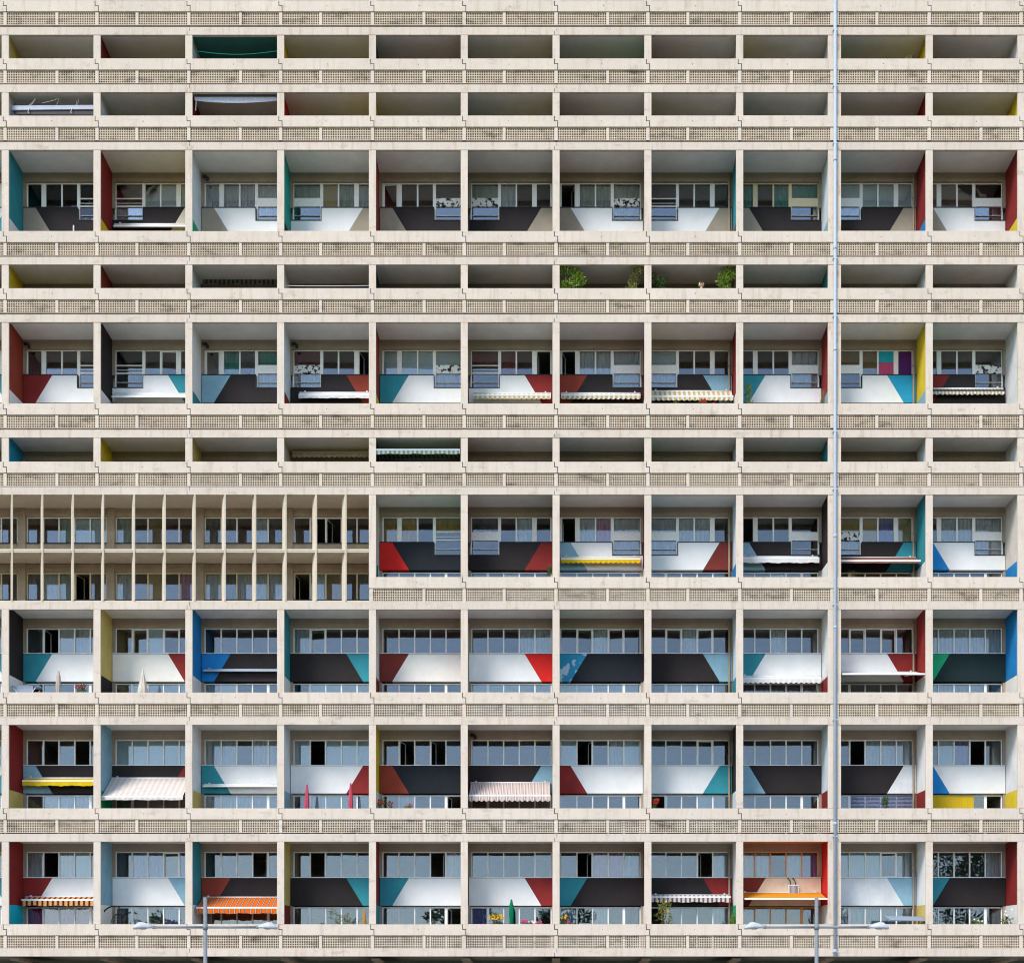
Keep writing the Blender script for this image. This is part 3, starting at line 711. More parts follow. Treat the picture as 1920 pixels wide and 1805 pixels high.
awning('striped scalloped awning hanging deep inside a dim loggia under the ceiling', 2, 521, 522, .25, 'stripe_grey', 10, False, cassette='dark_metal')
awning('white awning rolled in against white panel with teal corner', 1, 741, 744, .45, 'awning_white')
awning('crumpled white awning rolled in under panel with rust red corner', 3, 739, 740.5, .30, 'awning_white', 5, X0=560)
awning('yellow striped awning rolled in on white and red panel', 5, 740, 741, .25, 'stripe_yellow', 7, True, X0=887)
awning('yellow striped awning rolled in on rust and charcoal panel', 6, 740, 741, .25, 'stripe_yellow', 7, True)
awning('yellow striped awning let partly out above red balcony flowers', 7, 736, 743.5, .6, 'stripe_yellow', 7, True, X1=1375)
awning('beige striped awning under peeling window on charcoal and red panel', 10, 731, 732.5, .25, 'stripe_beige', 7, True, X1=1883, front_white=False)
awning('pale scalloped awning rolled in at the back of a cream walled loggia', 3, 847, 848, .3, 'awning_pale', 9, True, cassette='cream_render' if False else 'frame_cream')
awning('green and white striped awning let out to the loggia front below pale green ceiling', 4, 862, 843.5, 1.75, 'stripe_green', 6.5, X0=705.5, X1=862.5, cassette='galvanised', arms=False)
awning('bright yellow scalloped awning rolled in on pale blue and white panel', 6, 1047, 1048, .3, 'awning_yellow', 7, True)
awning('sagging white awning on charcoal panel beside charcoal side wall', 8, 1046, 1046.5, .35, 'awning_white', 7.5, X1=1536)
awning('brown awning with white bar let partly out over dried plant', 9, 1047.5, 1051.5, .9, 'awning_brown', 3, X1=1726)
awning('thick grey tube awning across blue and charcoal panel', 2, 1257, 1257, .2, 'awning_grey', cassette='galvanised')
awning('white scalloped awning hanging low under white and teal panel', 8, 1269.5, 1272, .4, 'awning_white', 8, True, X1=1540)
awning('white awning let out flat from white and dark red panel to the loggia front', 9, 1262, 1263.5, 1.62, 'awning_white', X1=1735.5)
awning('plain yellow awning rolled in on pale blue and charcoal panel', 0, 1460, 1463.5, .4, 'awning_yellow', 8)
awning('large cream striped awning let right out over the balcony front', 1, 1460, 1493, 1.55, 'stripe_cream', 5, X0=189.5, X1=343)
awning('slim white awning rolled in across white and teal panel', 2, 1472, 1473.5, .25, 'awning_white')
awning('red and white striped awning let out with scalloped edge', 5, 1468.5, 1491, 1.3, 'stripe_red', 10, True, X0=879, X1=1032)
awning('brown and orange striped awning above magenta curtained window', 0, 1682.5, 1686.5, .5, 'stripe_brown_orange', 9.5)
awning('orange striped awning let out behind a street lamp pole', 2, 1683, 1701, 1.2, 'stripe_orange', 9.5, X0=368)
awning('grey and pink striped awning above the tall sunflower', 7, 1679, 1681, .35, 'stripe_grey_pink', 8.5, X1=1370)
awning('orange awning with white bar under the air conditioner', 8, 1675, 1684.5, 1.62, 'awning_orange', X1=1552)
# blinds hung at the loggia fronts high up
x0, x1 = wx(uy(23, .35)), wx(Rr(0) - 1); z = wz(vy(204, .35))
T = thing('rolled_tarpaulin', 'pale rolled tarpaulin slung on cords below a dark loggia ceiling', 'tarpaulin', ((x0 + x1) / 2, .35, z)); h = (x1 - x0) / 2
mb = MB(); mb.prism([(-h, -.09), (h, -.05), (h, .13), (-h, .10)], -.05, .03); mb.build('roll', 'tarp_pale', T)
mb = MB(); mb.prism([(-h + .1, -.25), (h - .02, -.27), (h, -.06), (-h, -.1)], .0, .015); mb.build('skirt', 'dark_metal', T)
zc = wz(V0['r2'] - .2) - z
for xa, xb, k in ((-1.15, -.85, 0), (-1.08, -.82, 0), (.05, .22, 1), (.95, 1.02, 0), (1.0, 1.1, 0)):
    mb = MB(); mb.tube([(xa, 0, .1), ((xa + xb) / 2 + .02, .02, zc * .55), (xb, .05, zc)], .011, 5); mb.build('cord', 'cord_white', T)
MB().tube([(-.5, -.06, .22), (-.2, -.07, .26), (.02, -.03, .36), (.2, .05, zc)], .012, 5).build('cord', 'cord_white', T)
for xa in (-1.12, .78): MB().tube([(xa + .06, -.07, -.02), (xa, -.08, -.2), (xa + .02, -.08, -.26)], .013, 5).build('cord', 'cord_white', T)
x0, x1 = wx(L(2) + 2), wx(Rr(2) - 1); z = wz(vy(184, .3))
T = thing('fabric_blind', 'grey fabric blind bunched along the top of a dark red loggia', 'blind', ((x0 + x1) / 2, .3, z)); h = (x1 - x0) / 2
MB().box(-h, h, -.06, .06, -.02, .12).build('headbox', 'lamp_grey', T)
mb = MB(); N = 20
for k in range(N):
    a, b = -h + 2 * h * k / N, -h + 2 * h * (k + 1) / N; f = lambda q: -.15 - .10 * (1 - ((q / h)) ** 2)
    mb.poly([(a, -.05, f(a)), (b, -.05, f(b)), (b, -.065, -.02), (a, -.065, -.02)]); mb.poly([(b, -.04, f(b)), (a, -.04, f(a)), (a, -.05, -.02), (b, -.05, -.02)])
mb.build('fabric', 'tarp_pale', T)
MB().tube([(-h + .05, -.05, 0), (-h + .06, -.06, -.25), (-h + .04, -.05, -.6)], .018, 6).build('cord', 'cord_white', T)
# clothes line
xa, xb = wx(L(2) + 1), wx(Rr(2) - 1)
zq = lambda Y: wz(vy(Y, .4))
T = MB().tube([(xa + (xb - xa) * k / 14, .4, zq(97) - .16 * math.sin(math.pi * k / 14) ** 1 + .03) for k in range(15)], .012, 5).build('clothes_line', 'rope_green')
T['label'] = 'green rope clothes line sagging across a green loggia'; T['category'] = 'clothes line'
xa, xb = wx(L(3)), wx(Rr(3))
T = MB().tube([(xa + (xb - xa) * k / 10, .25, zq(540) + .02 - .02 * math.sin(math.pi * k / 10)) for k in range(11)], .012, 6).build('white_rail', 'white_plastic')
T['label'] = 'thin white rail stretched between pillars just above the parapet'; T['category'] = 'rail'

# --- closed parasols
def parasol(label, X, Yt, wpx, y, mat, row, shape=0, Yb=None, tip=True):
    x, z0 = wx(uy(X, y)), wz(FLOOR[row]); zt = wz(vy(Yt, y)); H = zt - z0; w2 = wpx * S / 2
    T = thing('closed_parasol', label, 'parasol', (x, y, z0))
    MB().lathe((0, 0, 0), [(0, .22), (.05, .22), (.07, .05), (.25, .04)], 14).build('base', 'pot_dark', T)
    MB().tube([(0, 0, .2), (0, 0, H - .01)], .018, 8).build('pole', 'white_plastic', T)
    Lc = min(H - .45, 1.5)
    if shape == 0: prof = [(H - Lc, w2 * .5), (H - Lc + .1, w2 * .95), (H - Lc * .55, w2), (H - Lc * .2, w2 * .62), (H - .06, w2 * .35), (H, .012)]
    elif shape == 1: prof = [(H - Lc, w2 * 1.15), (H - Lc * .6, w2 * .8), (H - Lc * .3, w2 * .42), (H - .05, .03), (H, .008)]
    else: prof = [(H - Lc, w2 * .6), (H - Lc * .8, w2 * .9), (H - Lc * .62, w2 * .8), (H - Lc * .5, w2), (H - Lc * .16, w2 * .8), (H - Lc * .14, w2 * .62), (H - .04, w2 * .35), (H, .015)]
    MB().lathe((0, 0, 0), prof, 28, pleat=.12, np_=7).build('canopy', mat, T, smooth=True)
    return T
parasol('furled beige parasol beside drying rack on balcony', 109.5, 1257, 9.5, .7, 'parasol_beige', 'r8', 2)
parasol('furled cream cone parasol before cream panel with dark red corner', 268, 1254, 21, .7, 'parasol_cream', 'r8', 1)
parasol('furled pink parasol before plain white panel', 575.5, 1469, 8.5, .7, 'parasol_pink', 'r9', 0)
parasol('furled pink parasol before slanted dark red corner', 657.5, 1467, 8.5, .7, 'parasol_pink', 'r9', 0)
parasol('furled dark green parasol beside yellow flowers', 958.8, 1685, 9, .6, 'parasol_green', 'r10', 2)
parasol('short furled ochre parasol before teal cornered charcoal panel', 683, 1704, 8, .7, 'parasol_ochre', 'r10', 0)
parasol('small furled green parasol tucked beside the pillar next to bright red panel', 707.5, 1058, 7, .5, 'parasol_green', 'r7', 1)
parasol('tip of furled white parasol before taupe and charcoal panel', 138, 422, 6, .7, 'parasol_white', 'r3', 1)

# --- plants
def leaves(mb, c, rad, n, size, m=0, up=.3, droop=False):
    for k in range(n):
        while True:
            p = Vector((rnd.uniform(-1, 1), rnd.uniform(-1, 1), rnd.uniform(-1, 1)))
            if p.length < 1 and p.length > .2: break
        q = Vector((c[0] + p.x * rad[0], c[1] + p.y * rad[1], c[2] + p.z * rad[2]))
        d = Vector((p.x + rnd.uniform(-.6, .6), p.y + rnd.uniform(-.6, .6), rnd.uniform(-.6, .9) * (-1 if droop else 1) + up)).normalized()
        s = d.cross(Vector((rnd.uniform(-1, 1), rnd.uniform(-1, 1), rnd.uniform(-1, 1)))).normalized()
        l = size * rnd.uniform(.7, 1.4); wd = l * .42
        n_ = d.cross(s) * wd * .3
        mb.poly([q, q + d * l * .5 + s * wd * .5 - n_, q + d * l, q + d * l * .5 - s * wd * .5 - n_], m)
def plant(label, X, Yt, wpx, y, row, leaf='leaf_bright', flower=None, box=False, dens=1.0, nm='potted_plant', Yb=None, size=.11, nfl=14, cat='plant', grass=False):
    P = PAR[row]
    x = wx(uy(X, y)); zt = wz(vy(Yt, y)); w2 = wpx * S / 2
    if box:
        zb = wz(P + 9); y = .30; x = wx(uy(X, y)); zt = wz(vy(Yt, y))
        T = thing(nm, label, cat, (x, y, zb)); H = zt - zb
        bx_ = max(.16, min(w2, .4)); mb = MB(); hb = 7 * S
        mb.prism([(-bx_ * .9, 0), (bx_ * .9, 0), (bx_, hb), (-bx_, hb)], -.145, .1); mb.build('planter', 'pot_terracotta' if rnd.random() < .6 else 'pot_dark', T)
        mb.v and None
        zc0 = hb
    else:
        zb = wz(FLOOR[row]); T = thing(nm, label, cat, (x, y, zb)); H = zt - zb
        MB().lathe((0, 0, 0), [(0, .12), (.30, .17), (.32, .18), (.32, .15), (.26, .14)], 16).build('pot', 'pot_terracotta' if rnd.random() < .5 else 'pot_dark', T)
        zc0 = .26
    mb = MB()
    ns = 3 + int(w2 * 5)
    for k in range(ns):
        a = rnd.uniform(-.7, .7) * w2; mb.tube([(a * .2, 0, zc0 - .02), (a * .6, rnd.uniform(-.05, .05), zc0 + (H - zc0) * .5), (a, rnd.uniform(-.08, .08), H * .94)], [.012, .009, .004], 5)
    mb.build('stems', 'stem', T)
    vis = (P - Yt) * S   # part that rises over the parapet
    mb = MB(); vol = max(.25, w2) * max(.3, H - zc0)
    if grass:
        for k in range(int(70 * dens)):
            a = rnd.uniform(-1, 1) * w2; hh = H * rnd.uniform(.6, 1.0); s_ = .01
            b_ = Vector((a * .25, rnd.uniform(-.05, .05), zc0)); tp = Vector((a, rnd.uniform(-.12, .12), hh)); md = (b_ + tp) / 2 + Vector((-a * .2, 0, hh * .1))
            mb.poly([b_ - Vector((s_, 0, 0)), b_ + Vector((s_, 0, 0)), md + Vector((s_, 0, 0)), md - Vector((s_, 0, 0))]); mb.poly([md - Vector((s_, 0, 0)), md + Vector((s_, 0, 0)), tp])
    else:
        nc = 3 + int(vol * 9)
        for k in range(nc):
            cc = (rnd.uniform(-.75, .75) * w2, rnd.uniform(-.1, .1), zc0 + (H - zc0) * rnd.uniform(.15, .97))
            leaves(mb, cc, (w2 * .42 + .03, .13, min(.22, (H - zc0) * .3) + .02), int(46 * dens), size)
    mb.build('foliage', leaf, T)
    if flower:
        mb = MB()
        for k in range(nfl):
            cc = Vector((rnd.uniform(-.9, .9) * w2, rnd.uniform(-.16, .05), H * rnd.uniform(.72, 1.02)))
            for a in range(6):
                d = Vector((math.cos(a), rnd.uniform(-.6, .2), math.sin(a) * .9)).normalized() * rnd.uniform(.035, .055); e = d.cross(Vector((0, 1, .3))).normalized() * .03
                mb.poly([cc, cc + d * .6 + e, cc + d, cc + d * .6 - e])
        mb.build('blooms', flower, T)
    return T
plant('tall bright leafy bush sharing a high balcony with an olive green bush', 1071, 496, 42, .28, 'r4', 'leaf_bright', dens=1.6, size=.15)
plant('olive green bush sharing a high balcony with a bright leafy bush', 1191, 498, 32, .28, 'r4', 'leaf_olive', dens=1.6, size=.13)
plant('dark spiky bush at the opposite end from the person', 1238, 507, 28, .5, 'r4', 'leaf_dark', dens=1.3, size=.14)
plant('tall bright green climber beside the pillar near the person', 1363, 496, 30, .25, 'r4', 'leaf_bright', dens=1.5, size=.14)
plant('slender green vine climbing beside teal and white panel', 1403, 712, 15, .5, 'r5', 'leaf_bright', dens=1.0, size=.12)
plant('tuft of dry reddish grass in front of white panel', 1542, 726, 11, .4, 'r5', 'leaf_dry', grass=True)
plant('box of red geraniums under the partly let out yellow striped awning', 1318, 751, 13, .3, 'r5', 'leaf_dark', 'flower_red', box=True, nfl=12, size=.07)
plant('trailing green balcony plant under the partly let out yellow striped awning', 1267, 752, 14, .3, 'r5', 'leaf_olive', None, box=True, size=.07, dens=.6)
plant('small box with few red blooms under the partly let out yellow awning', 1336, 755, 6, .3, 'r5', 'leaf_dark', 'flower_red', box=True, nfl=5, size=.06, dens=.4)
plant('small green plant squeezed beside the pillar below dark red corner', 1032, 1064, 8, .3, 'r7', 'leaf_dark', box=True, size=.08)
plant('dried brown plant under the brown awning', 1598, 1066, 18, .7, 'r7', 'leaf_dry', grass=True)
plant('dark red geraniums on balcony with furled beige parasol', 152, 1286, 24, .3, 'r8', 'leaf_dark', 'flower_dark_red', box=True, nfl=16, size=.08)
plant('trailing red flowers beside yellow side wall', 714, 1500, 14, .3, 'r9', 'leaf_dark', 'flower_red', box=True, nfl=9, size=.08)
plant('dark blue leaved plant on balcony with rust red corner panel', 733, 1503, 11, .3, 'r9', 'leaf_dark', 'flower_dark_red', box=True, nfl=5, size=.08)
plant('small green plant with pink bloom on balcony with rust red corner panel', 766, 1504, 12, .3, 'r9', 'leaf_olive', 'flower_pink', box=True, nfl=4, size=.08)
plant('bright red geranium head in dark doorway', 1229, 1499, 11, .4, 'r9', 'leaf_dark', 'flower_red', box=True, nfl=26, size=.06)
plant('dark leafy houseplant before blue blinds', 1661, 1499, 10, .7, 'r9', 'leaf_dark', size=.10)
plant('green bushy plant in front of dark balcony door', 552, 1718, 15, .5, 'r10', 'leaf_bright', size=.10)
plant('green fern spreading before dark glass by ochre parasol', 628, 1712, 22, .8, 'r10', 'leaf_olive', size=.10)
plant('low green plant between fern and ochre parasol', 655, 1719, 18, .8, 'r10', 'leaf_olive', size=.09)
plant('box of yellow begonias beside furled green parasol', 931, 1715, 33, .3, 'r10', 'leaf_dark', 'flower_yellow', box=True, nfl=46, size=.08, dens=1.2)
plant('pink flower clump beside furled green parasol', 982, 1724, 12, .3, 'r10', 'leaf_olive', 'flower_pink', box=True, nfl=14, size=.06)
plant('white balcony flowers between pink clumps', 996, 1727, 10, .3, 'r10', 'leaf_olive', 'flower_white', box=True, nfl=9, size=.06)
plant('red and pink flowers by the pillar on balcony with green parasol', 1010, 1727, 12, .3, 'r10', 'leaf_olive', 'flower_pink', box=True, nfl=8, size=.06)
plant('yellow and green leafy plant by pillar under teal panel', 1057, 1715, 13, .3, 'r10', 'leaf_olive', 'flower_yellow', box=True, nfl=10, size=.09)
plant('pink bloom cluster under teal and charcoal panel', 1066, 1727, 5, .3, 'r10', 'leaf_dark', 'flower_pink', box=True, nfl=8, size=.05, dens=.4)
plant('tall sunflower stalks with drooping leaves', 1243, 1687, 23, .4, 'r10', 'leaf_olive', 'flower_yellow', nfl=7, size=.17, dens=.5)
plant('bushy green plant at the green wall foot', 1374, 1712, 13, .35, 'r10', 'leaf_bright', size=.10)
plant('low bright green planter before open dark window', 1832, 1722, 22, .3, 'r10', 'leaf_bright', 'flower_white', box=True, nfl=4, size=.08)
plant('oleander shrub in the corner by dark red wall', 1889, 1704, 16, .45, 'r10', 'leaf_dark', 'flower_white', size=.12, nfl=5, dens=.6)
plant('lone wild green tuft sprouting on a high parapet', 1704, 103, 14, .3, 'r1', 'leaf_olive', box=True, size=.08, dens=.8)

# --- person standing behind the parapet between the green bushes
def person(X, y, row):
    x, z0 = wx(uy(X, y)), wz(FLOOR[row])
    T = thing('person', 'fair haired person looking over the parapet between green bushes', 'person', (x, y, z0))
    V = [(0, 0, .93), (0, 0, 1.10), (0, .01, 1.26), (0, .01, 1.38), (0, 0, 1.46), (0, -.01, 1.53), (0, -.015, 1.62), (0, -.01, 1.69),
         (-.10, 0, .88), (-.10, -.01, .49), (-.10, .02, .09), (-.10, -.12, .04), (.10, 0, .88), (.10, -.01, .49), (.10, .02, .09), (.10, -.12, .04),
         (-.17, .01, 1.36), (-.24, -.02, 1.10), (-.20, -.22, 1.00), (-.17, -.32, 1.03), (.17, .01, 1.36), (.24, -.02, 1.10), (.20, -.22, 1.00), (.17, -.32, 1.03)]
    E = [(0, 1), (1, 2), (2, 3), (3, 4), (4, 5), (5, 6), (6, 7), (0, 8), (8, 9), (9, 10), (10, 11), (0, 12), (12, 13), (13, 14), (14, 15), (3, 16), (16, 17), (17, 18), (18, 19), (3, 20), (20, 21), (21, 22), (22, 23)]
    Rd = [.14, .12, .13, .10, .05, .065, .085, .06, .085, .06, .045, .035, .085, .06, .045, .035, .06, .045, .035, .03, .06, .045, .035, .03]
    me = bpy.data.meshes.new('body'); me.from_pydata(V, E, [])
    for m in ('skin', 'shirt', 'trousers'): me.materials.append(MATS[m])
    o = link('body', me, T); sk = o.modifiers.new('Skin', 'SKIN'); sd = o.modifiers.new('Sub', 'SUBSURF'); sd.levels = 2; sd.render_levels = 2
    for i_, r_ in enumerate(Rd): me.skin_vertices[0].data[i_].radius = (r_, r_ * (.8 if i_ < 4 else 1)); me.skin_vertices[0].data[i_].use_root = (i_ == 0)
    mb = MB(); mb.lathe((0, .01, 0), [(.86, .15), (.95, .175), (1.12, .15), (1.28, .165), (1.40, .13), (1.45, .07)], 16); o = mb.build('shirt', 'shirt', T, smooth=True); o.scale = (1.15, .85, 1)
    mb = MB()
    for s in (-1, 1): mb.tube([(s * .10, .015, .06), (s * .10, -.01, .5), (s * .09, 0, .9)], [.07, .08, .11], 10)
    mb.build('trousers', 'trousers', T, smooth=True)
    # hair: cap with a bob, open at the face
    mb = MB(); n, mm = 14, 8
    for j in range(mm):
        for k in range(n):
            q = []
            for jj, kk in ((j, k), (j, k + 1), (j + 1, k + 1), (j + 1, k)):
                th = jj / mm * 2.15; ph = math.pi * .82 * (2 * kk / n - 1) + math.pi / 2
                rr = .128 if th < 1.7 else .120
                q.append((rr * math.sin(th) * math.cos(ph), -.005 + rr * 1.05 * math.sin(th) * math.sin(ph), 1.625 + .135 * math.cos(th)))
            mb.poly(q)
    mb.build('hair', 'hair_blond', T, smooth=True)
    mb = MB(); mb.lathe((0, -.10, 1.60), [(-.02, .012), (0, .016), (.03, .008)], 8); mb.build('nose', 'skin', T, smooth=True)
    for s in (-1, 1): MB().lathe((s * .034, -.092, 1.632), [(-.008, .006), (0, .011), (.008, .006)], 8).build('eye', 'eye', T, smooth=True)
    MB().box(-.025, .025, -.098, -.07, 1.558, 1.57).build('mouth', 'lips', T)
    for s in (-1, 1): MB().lathe((s * .09, .0, 1.62), [(-.03, .008), (0, .018), (.03, .01)], 8).build('ear', 'skin', T, smooth=True)
    for s in (-1, 1):   # hands with fingers resting on the rail
        for k in range(4):
            a = s * .17 + (k - 1.5) * .021; l_ = (.065, .078, .074, .058)[k]
            MB().tube([(a * 1.0, -.31, 1.035), (a, -.31 - l_ * .6, 1.04), (a, -.31 - l_, 1.015)], [.0095, .009, .007], 6).build('finger', 'skin', T, smooth=True)
        MB().tube([(s * .135, -.30, 1.03), (s * .115, -.335, 1.03), (s * .112, -.355, 1.02)], [.011, .010, .008], 6).build('thumb', 'skin', T, smooth=True)
    return T
person(1315, .55, 'r4')

# --- hanging egg chair
y = .75; x, z0 = wx(uy(192, y)), wz(FLOOR['r10'])
T = thing('hanging_chair', 'black wire hanging egg chair on an arched stand before cream wall foot', 'chair', (x, y, z0))
Ht = wz(vy(1698, y)) - z0
pts = []
for k in range(15):
    a = math.pi * (1 - .62 * k / 14); pts.append((.55 + .60 * math.cos(a), 0, Ht - .62 + .62 * math.sin(a)))
MB().tube([(-.05, 0, .03), (-.06, 0, .6)] + pts, .032, 8).build('stand', 'wire_black', T, smooth=True)
MB().tube([(.45 + .5 * math.cos(a * .4), .4 * math.sin(a * .4), .025) for a in range(17)], .022, 6).build('base_ring', 'wire_black', T)
px_, pz_ = pts[-1][0], pts[-1][2]
MB().tube([(px_, 0, pz_), (px_, 0, pz_ - .28)], .008, 5).build('chain', 'wire_black', T)
mb = MB(); zc_ = pz_ - .28
for k in range(12):
    a = 2 * math.pi * k / 12
    mb.tube([(px_ + .38 * math.sin(t_) * math.cos(a), .38 * math.sin(t_) * math.sin(a), zc_ - .5 + .5 * math.cos(t_)) for t_ in [j * math.pi / 10 for j in range(11)]], .009, 4)
for t_ in (.5, .9, 1.3, 1.7, 2.1, 2.5): mb.tube([(px_ + .38 * math.sin(t_) * math.cos(a * math.pi / 8), .38 * math.sin(t_) * math.sin(a * math.pi / 8), zc_ - .5 + .5 * math.cos(t_)) for a in range(17)], .008, 4)
mb.build('basket', 'wire_black', T)
MB().lathe((px_, 0, zc_ - .92), [(0, .15), (.06, .26), (.14, .27), (.17, .2)], 16).build('cushion', 'parasol_beige', T, smooth=True)

# --- drying rack
y = .55; x, z0 = wx(uy(50, y)), wz(FLOOR['r8'])
T = thing('drying_rack', 'folding laundry rack beside charcoal and white side wall', 'drying rack', (x, y, z0)); Ht = wz(vy(1289, y)) - z0
for s in (-1, 1): MB().tube([(-.5, s * .25, 0), (.5, s * .25, Ht - .05)], .014, 6).build('leg', 'white_plastic', T); MB().tube([(.5, s * .25, 0), (-.5, s * .25, Ht - .05)], .014, 6).build('leg', 'white_plastic', T)
for k in range(8): MB().tube([(-.62, -.28 + .08 * k, Ht - .02 + .05 * (k % 2)), (.62, -.28 + .08 * k, Ht + .08 - .05 * (k % 2))], .010, 5).build('rail', 'rack_blue', T)
mb = MB(); mb.poly([(-.55, -.2, Ht), (.35, -.2, Ht + .05), (.40, -.23, Ht - .35), (-.40, -.23, Ht - .38)]); mb.poly([(-.55, -.19, Ht), (-.40, -.22, Ht - .38), (.40, -.22, Ht - .35), (.35, -.19, Ht + .05)]); mb.build('towel', 'swing_grey', T)

# --- air conditioner
y = DB - .06; x, zb = wx(uy(1486, y)), wz(vy(1678, y)); wd, hh = 20 * S, 19.5 * S
T = thing('air_conditioner', 'white air conditioner unit with grille hung on peach panel above orange awning', 'air conditioner', (x, y, zb))
MB().box(-wd / 2, wd / 2, -.22, 0, 0, hh).build('casing', 'white_plastic', T)
MB().box(-wd / 2 + .06, wd / 2 - .04, -.228, -.215, .05, hh - .05).build('grille_back', 'dark_metal', T)
for k in range(7):
    xx = -wd / 2 + .075 + k * (wd - .13) / 6.6; MB().box(xx, xx + .018, -.245, -.226, .05, hh - .05).build('grille_slat', 'white_plastic', T)
for dx in (-.10, .12): MB().tube([(dx, -.1, hh - .02), (dx - .02, -.1, hh + .16), (dx - .09, -.04, hh + .30), (dx - .14, .05, hh + .34)], .02, 7).build('hose', 'dark_metal', T, smooth=True)

# --- canopy swing
y = .5; x0, x1 = wx(uy(1652, y)), wx(uy(1730, y)); cx = (x0 + x1) / 2; z0 = wz(FLOOR['r10']); zt = wz(vy(1714, y)) - z0; zl = wz(vy(1726, y)) - z0
T = thing('canopy_swing', 'grey curved sun canopy on thin legs above the parapet by tan wall foot', 'canopy', (cx, y, z0)); h = (x1 - x0) / 2
mb = MB(); N = 10
for k in range(N):
    a, b = k / N, (k + 1) / N
    def pp(q, t): return (-h + .15 + (2 * h - .2) * t + .16 * (q), .45 - .85 * q, zt + (zl - zt) * (q ** 1.4) - .03 * t)
    for dz in (0, -.02): q_ = [(*pp(a, 0)[:2], pp(a, 0)[2] + dz), (*pp(a, 1)[:2], pp(a, 1)[2] + dz), (*pp(b, 1)[:2], pp(b, 1)[2] + dz), (*pp(b, 0)[:2], pp(b, 0)[2] + dz)]; mb.poly(q_ if dz else q_[::-1])
mb.build('canopy', 'swing_grey', T)
for dx in (-h + .25, h - .15):
    for dy in (-.25, .35): MB().tube([(dx, dy, 0), (dx, dy * .3, zl + .05)], .018, 6).build('leg', 'wire_black', T)
MB().box(-h + .25, h - .15, -.05, .35, .42, .46).build('seat', 'swing_grey', T)

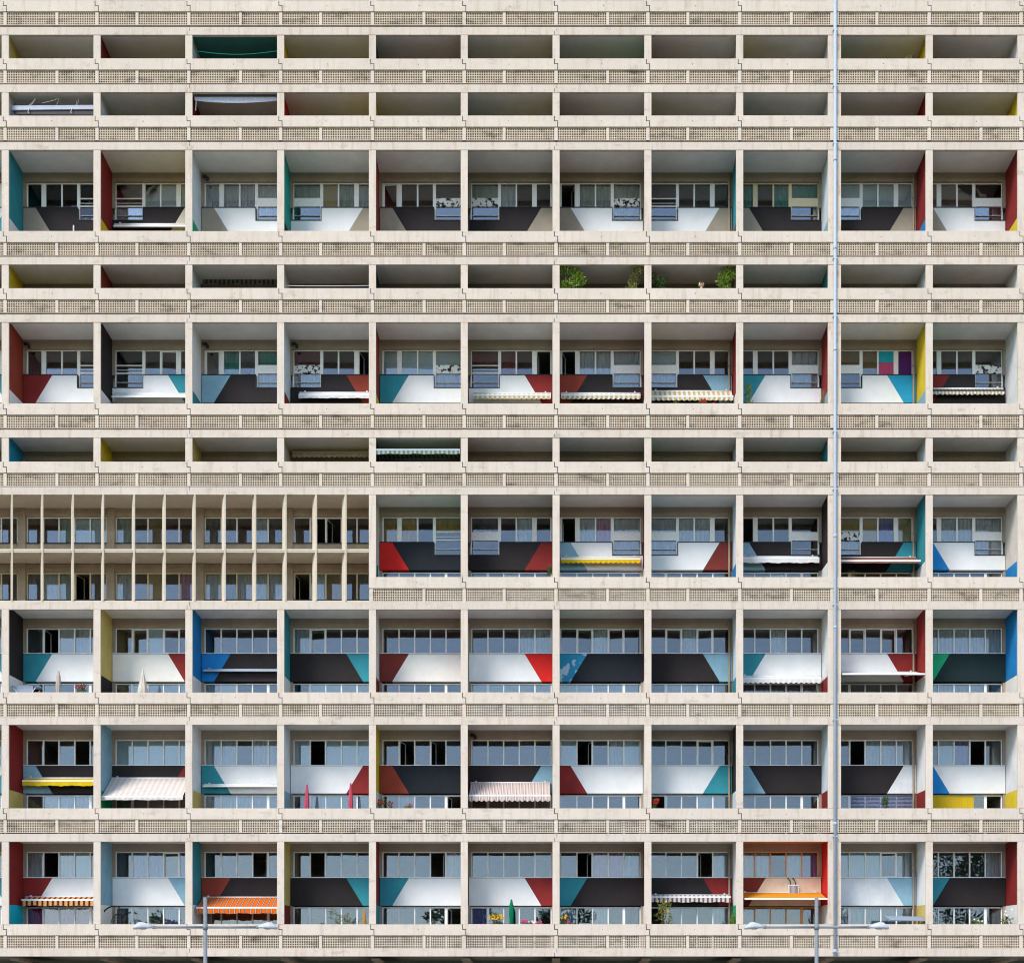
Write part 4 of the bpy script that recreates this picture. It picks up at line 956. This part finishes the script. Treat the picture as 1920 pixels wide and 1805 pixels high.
# --- street lamps
def lamp(X, label):
    y = -20.0; k = (D + y) / D
    x = wx(uy(X, y)); zt = wz(vy(1682, y)); za = wz(vy(1737.5, y)); px = S * k
    T = thing('street_lamp', label, 'street lamp', (x, y, 0), 'twin arm street lamps')
    MB().tube([(0, 0, 0), (0, 0, 1.0), (0, 0, 1.02), (0, 0, zt)], [.075, .075, .06, .055], 14).build('pole', 'lamp_grey', T, smooth=True)
    MB().lathe((0, 0, 0), [(0, .16), (.03, .16), (.04, .09), (.25, .085)], 14).build('base', 'lamp_grey', T)
    MB().lathe((0, 0, za - .07), [(0, .075), (.14, .075)], 14).build('collar', 'lamp_grey', T, smooth=True)
    for s in (-1, 1):
        ax = 98 * px
        MB().tube([(s * .05, 0, za), (s * ax, 0, za)], .038, 10).build('arm', 'lamp_grey', T, smooth=True)
        MB().tube([(s * .05, 0, wz(vy(1711, y))), (s * 82 * px, 0, za + .03)], .010, 6).build('stay', 'lamp_head_white', T)
        MB().lathe((0, 0, 0), [(-.05, .03), (-.04, .045), (.04, .045), (.05, .03)], 10).build('sleeve', 'lamp_grey', T).location = (s * (ax - .02), 0, za)
        T.children[-1].rotation_euler = (0, R(90), 0)
        # head: low wedge, swelling then closing to a point
        secs = [(0, .05, .04, -.03), (.12, .09, .10, -.03), (.30, .15, .155, -.04), (.42, .16, .15, -.055), (.55, .13, .03, -.065), (.585, .04, -.045, -.06)]
        mb = MB(); n = 12
        for (dx, wy, zt_, zb_) in secs:
            for q in range(n):
                a = 2 * math.pi * q / n; zz = math.sin(a); zz = zt_ * max(0, zz) ** .8 if zz > 0 else -abs(zb_) * abs(zz) ** .5
                mb.v.append((s * (ax + dx), wy * math.cos(a), za + .0 + zz))
        for i_ in range(len(secs) - 1):
            for q in range(n):
                q2 = (q + 1) % n; fc = (i_ * n + q, i_ * n + q2, (i_ + 1) * n + q2, (i_ + 1) * n + q); mb.f.append(fc if s > 0 else fc[::-1]); mb.mi.append(0)
        mb.f.append(tuple(range(n))); mb.mi.append(0); e = (len(secs) - 1) * n; mb.f.append(tuple(e + q for q in range(n))); mb.mi.append(0)
        hd = mb.build('lamp_head', 'lamp_head_white', T, smooth=True)
        mb = MB(); mb.lathe((s * (ax + .30), 0, za - .062), [(0, .08), (.02, .11)], 12); mb.build('lens', 'lamp_lens', hd)
    return T
lamp(385, 'grey twin arm street lamp standing before the orange striped awning')
lamp(1531, 'grey twin arm street lamp standing beside the galvanised downpipe')

# --- trees on the far side of the viewpoint (seen mirrored in the lowest windows)
def tree(label, x, y, H, w, seed):
    rr = random.Random(seed)
    T = thing('broadleaf_tree', label, 'tree', (x, y, 0), 'trees opposite the facade')
    mb = MB(); mb.tube([(0, 0, 0), (.1, .05, H * .3), (-.1, .1, H * .6), (0, 0, H * .85)], [.32, .24, .15, .05], 9)
    for k in range(9):
        a = rr.uniform(0, 6.28); z = H * rr.uniform(.3, .7); l_ = w * rr.uniform(.4, .8)
        mb.tube([(0, 0, z), (l_ * .5 * math.cos(a), l_ * .5 * math.sin(a), z + l_ * .35), (l_ * math.cos(a), l_ * math.sin(a), z + l_ * .55)], [.10, .06, .02], 6)
    mb.build('trunk', 'wood', T)
    mb = MB()
    for k in range(46):
        a = rr.uniform(0, 6.28); q = rr.random() ** .6; zf = rr.uniform(.22, .98); env = math.sin(math.pi * (zf - .12) / .92) ** .7
        c = (w * q * env * math.cos(a), w * q * env * math.sin(a), H * zf)
        s = w * rr.uniform(.16, .30)
        leaves(mb, c, (s, s, s * .75), 170, .42)
    mb.build('crown', 'leaf_tree', T)
for k, (x, y, H, w, lb) in enumerate(((-41, -76, 17.5, 5.5, 'broad tree facing the bays by the hanging chair'), (-21, -78, 17, 4.5, 'small tree facing the bay with the ochre parasol'),
        (-9, -75, 21, 5, 'round tree facing the bay with white panel and teal corner'), (1, -77, 20, 4.6, 'tree facing the bay with green parasol'), (13, -80, 16.5, 4.5, 'low tree facing the sunflower bay'),
        (29, -80, 19, 5.5, 'spreading tree facing the canopy swing'), (43, -76, 25, 8, 'tall tree facing the bay by oleander'))):
    tree(lb, x, y, H, w, 50 + k)
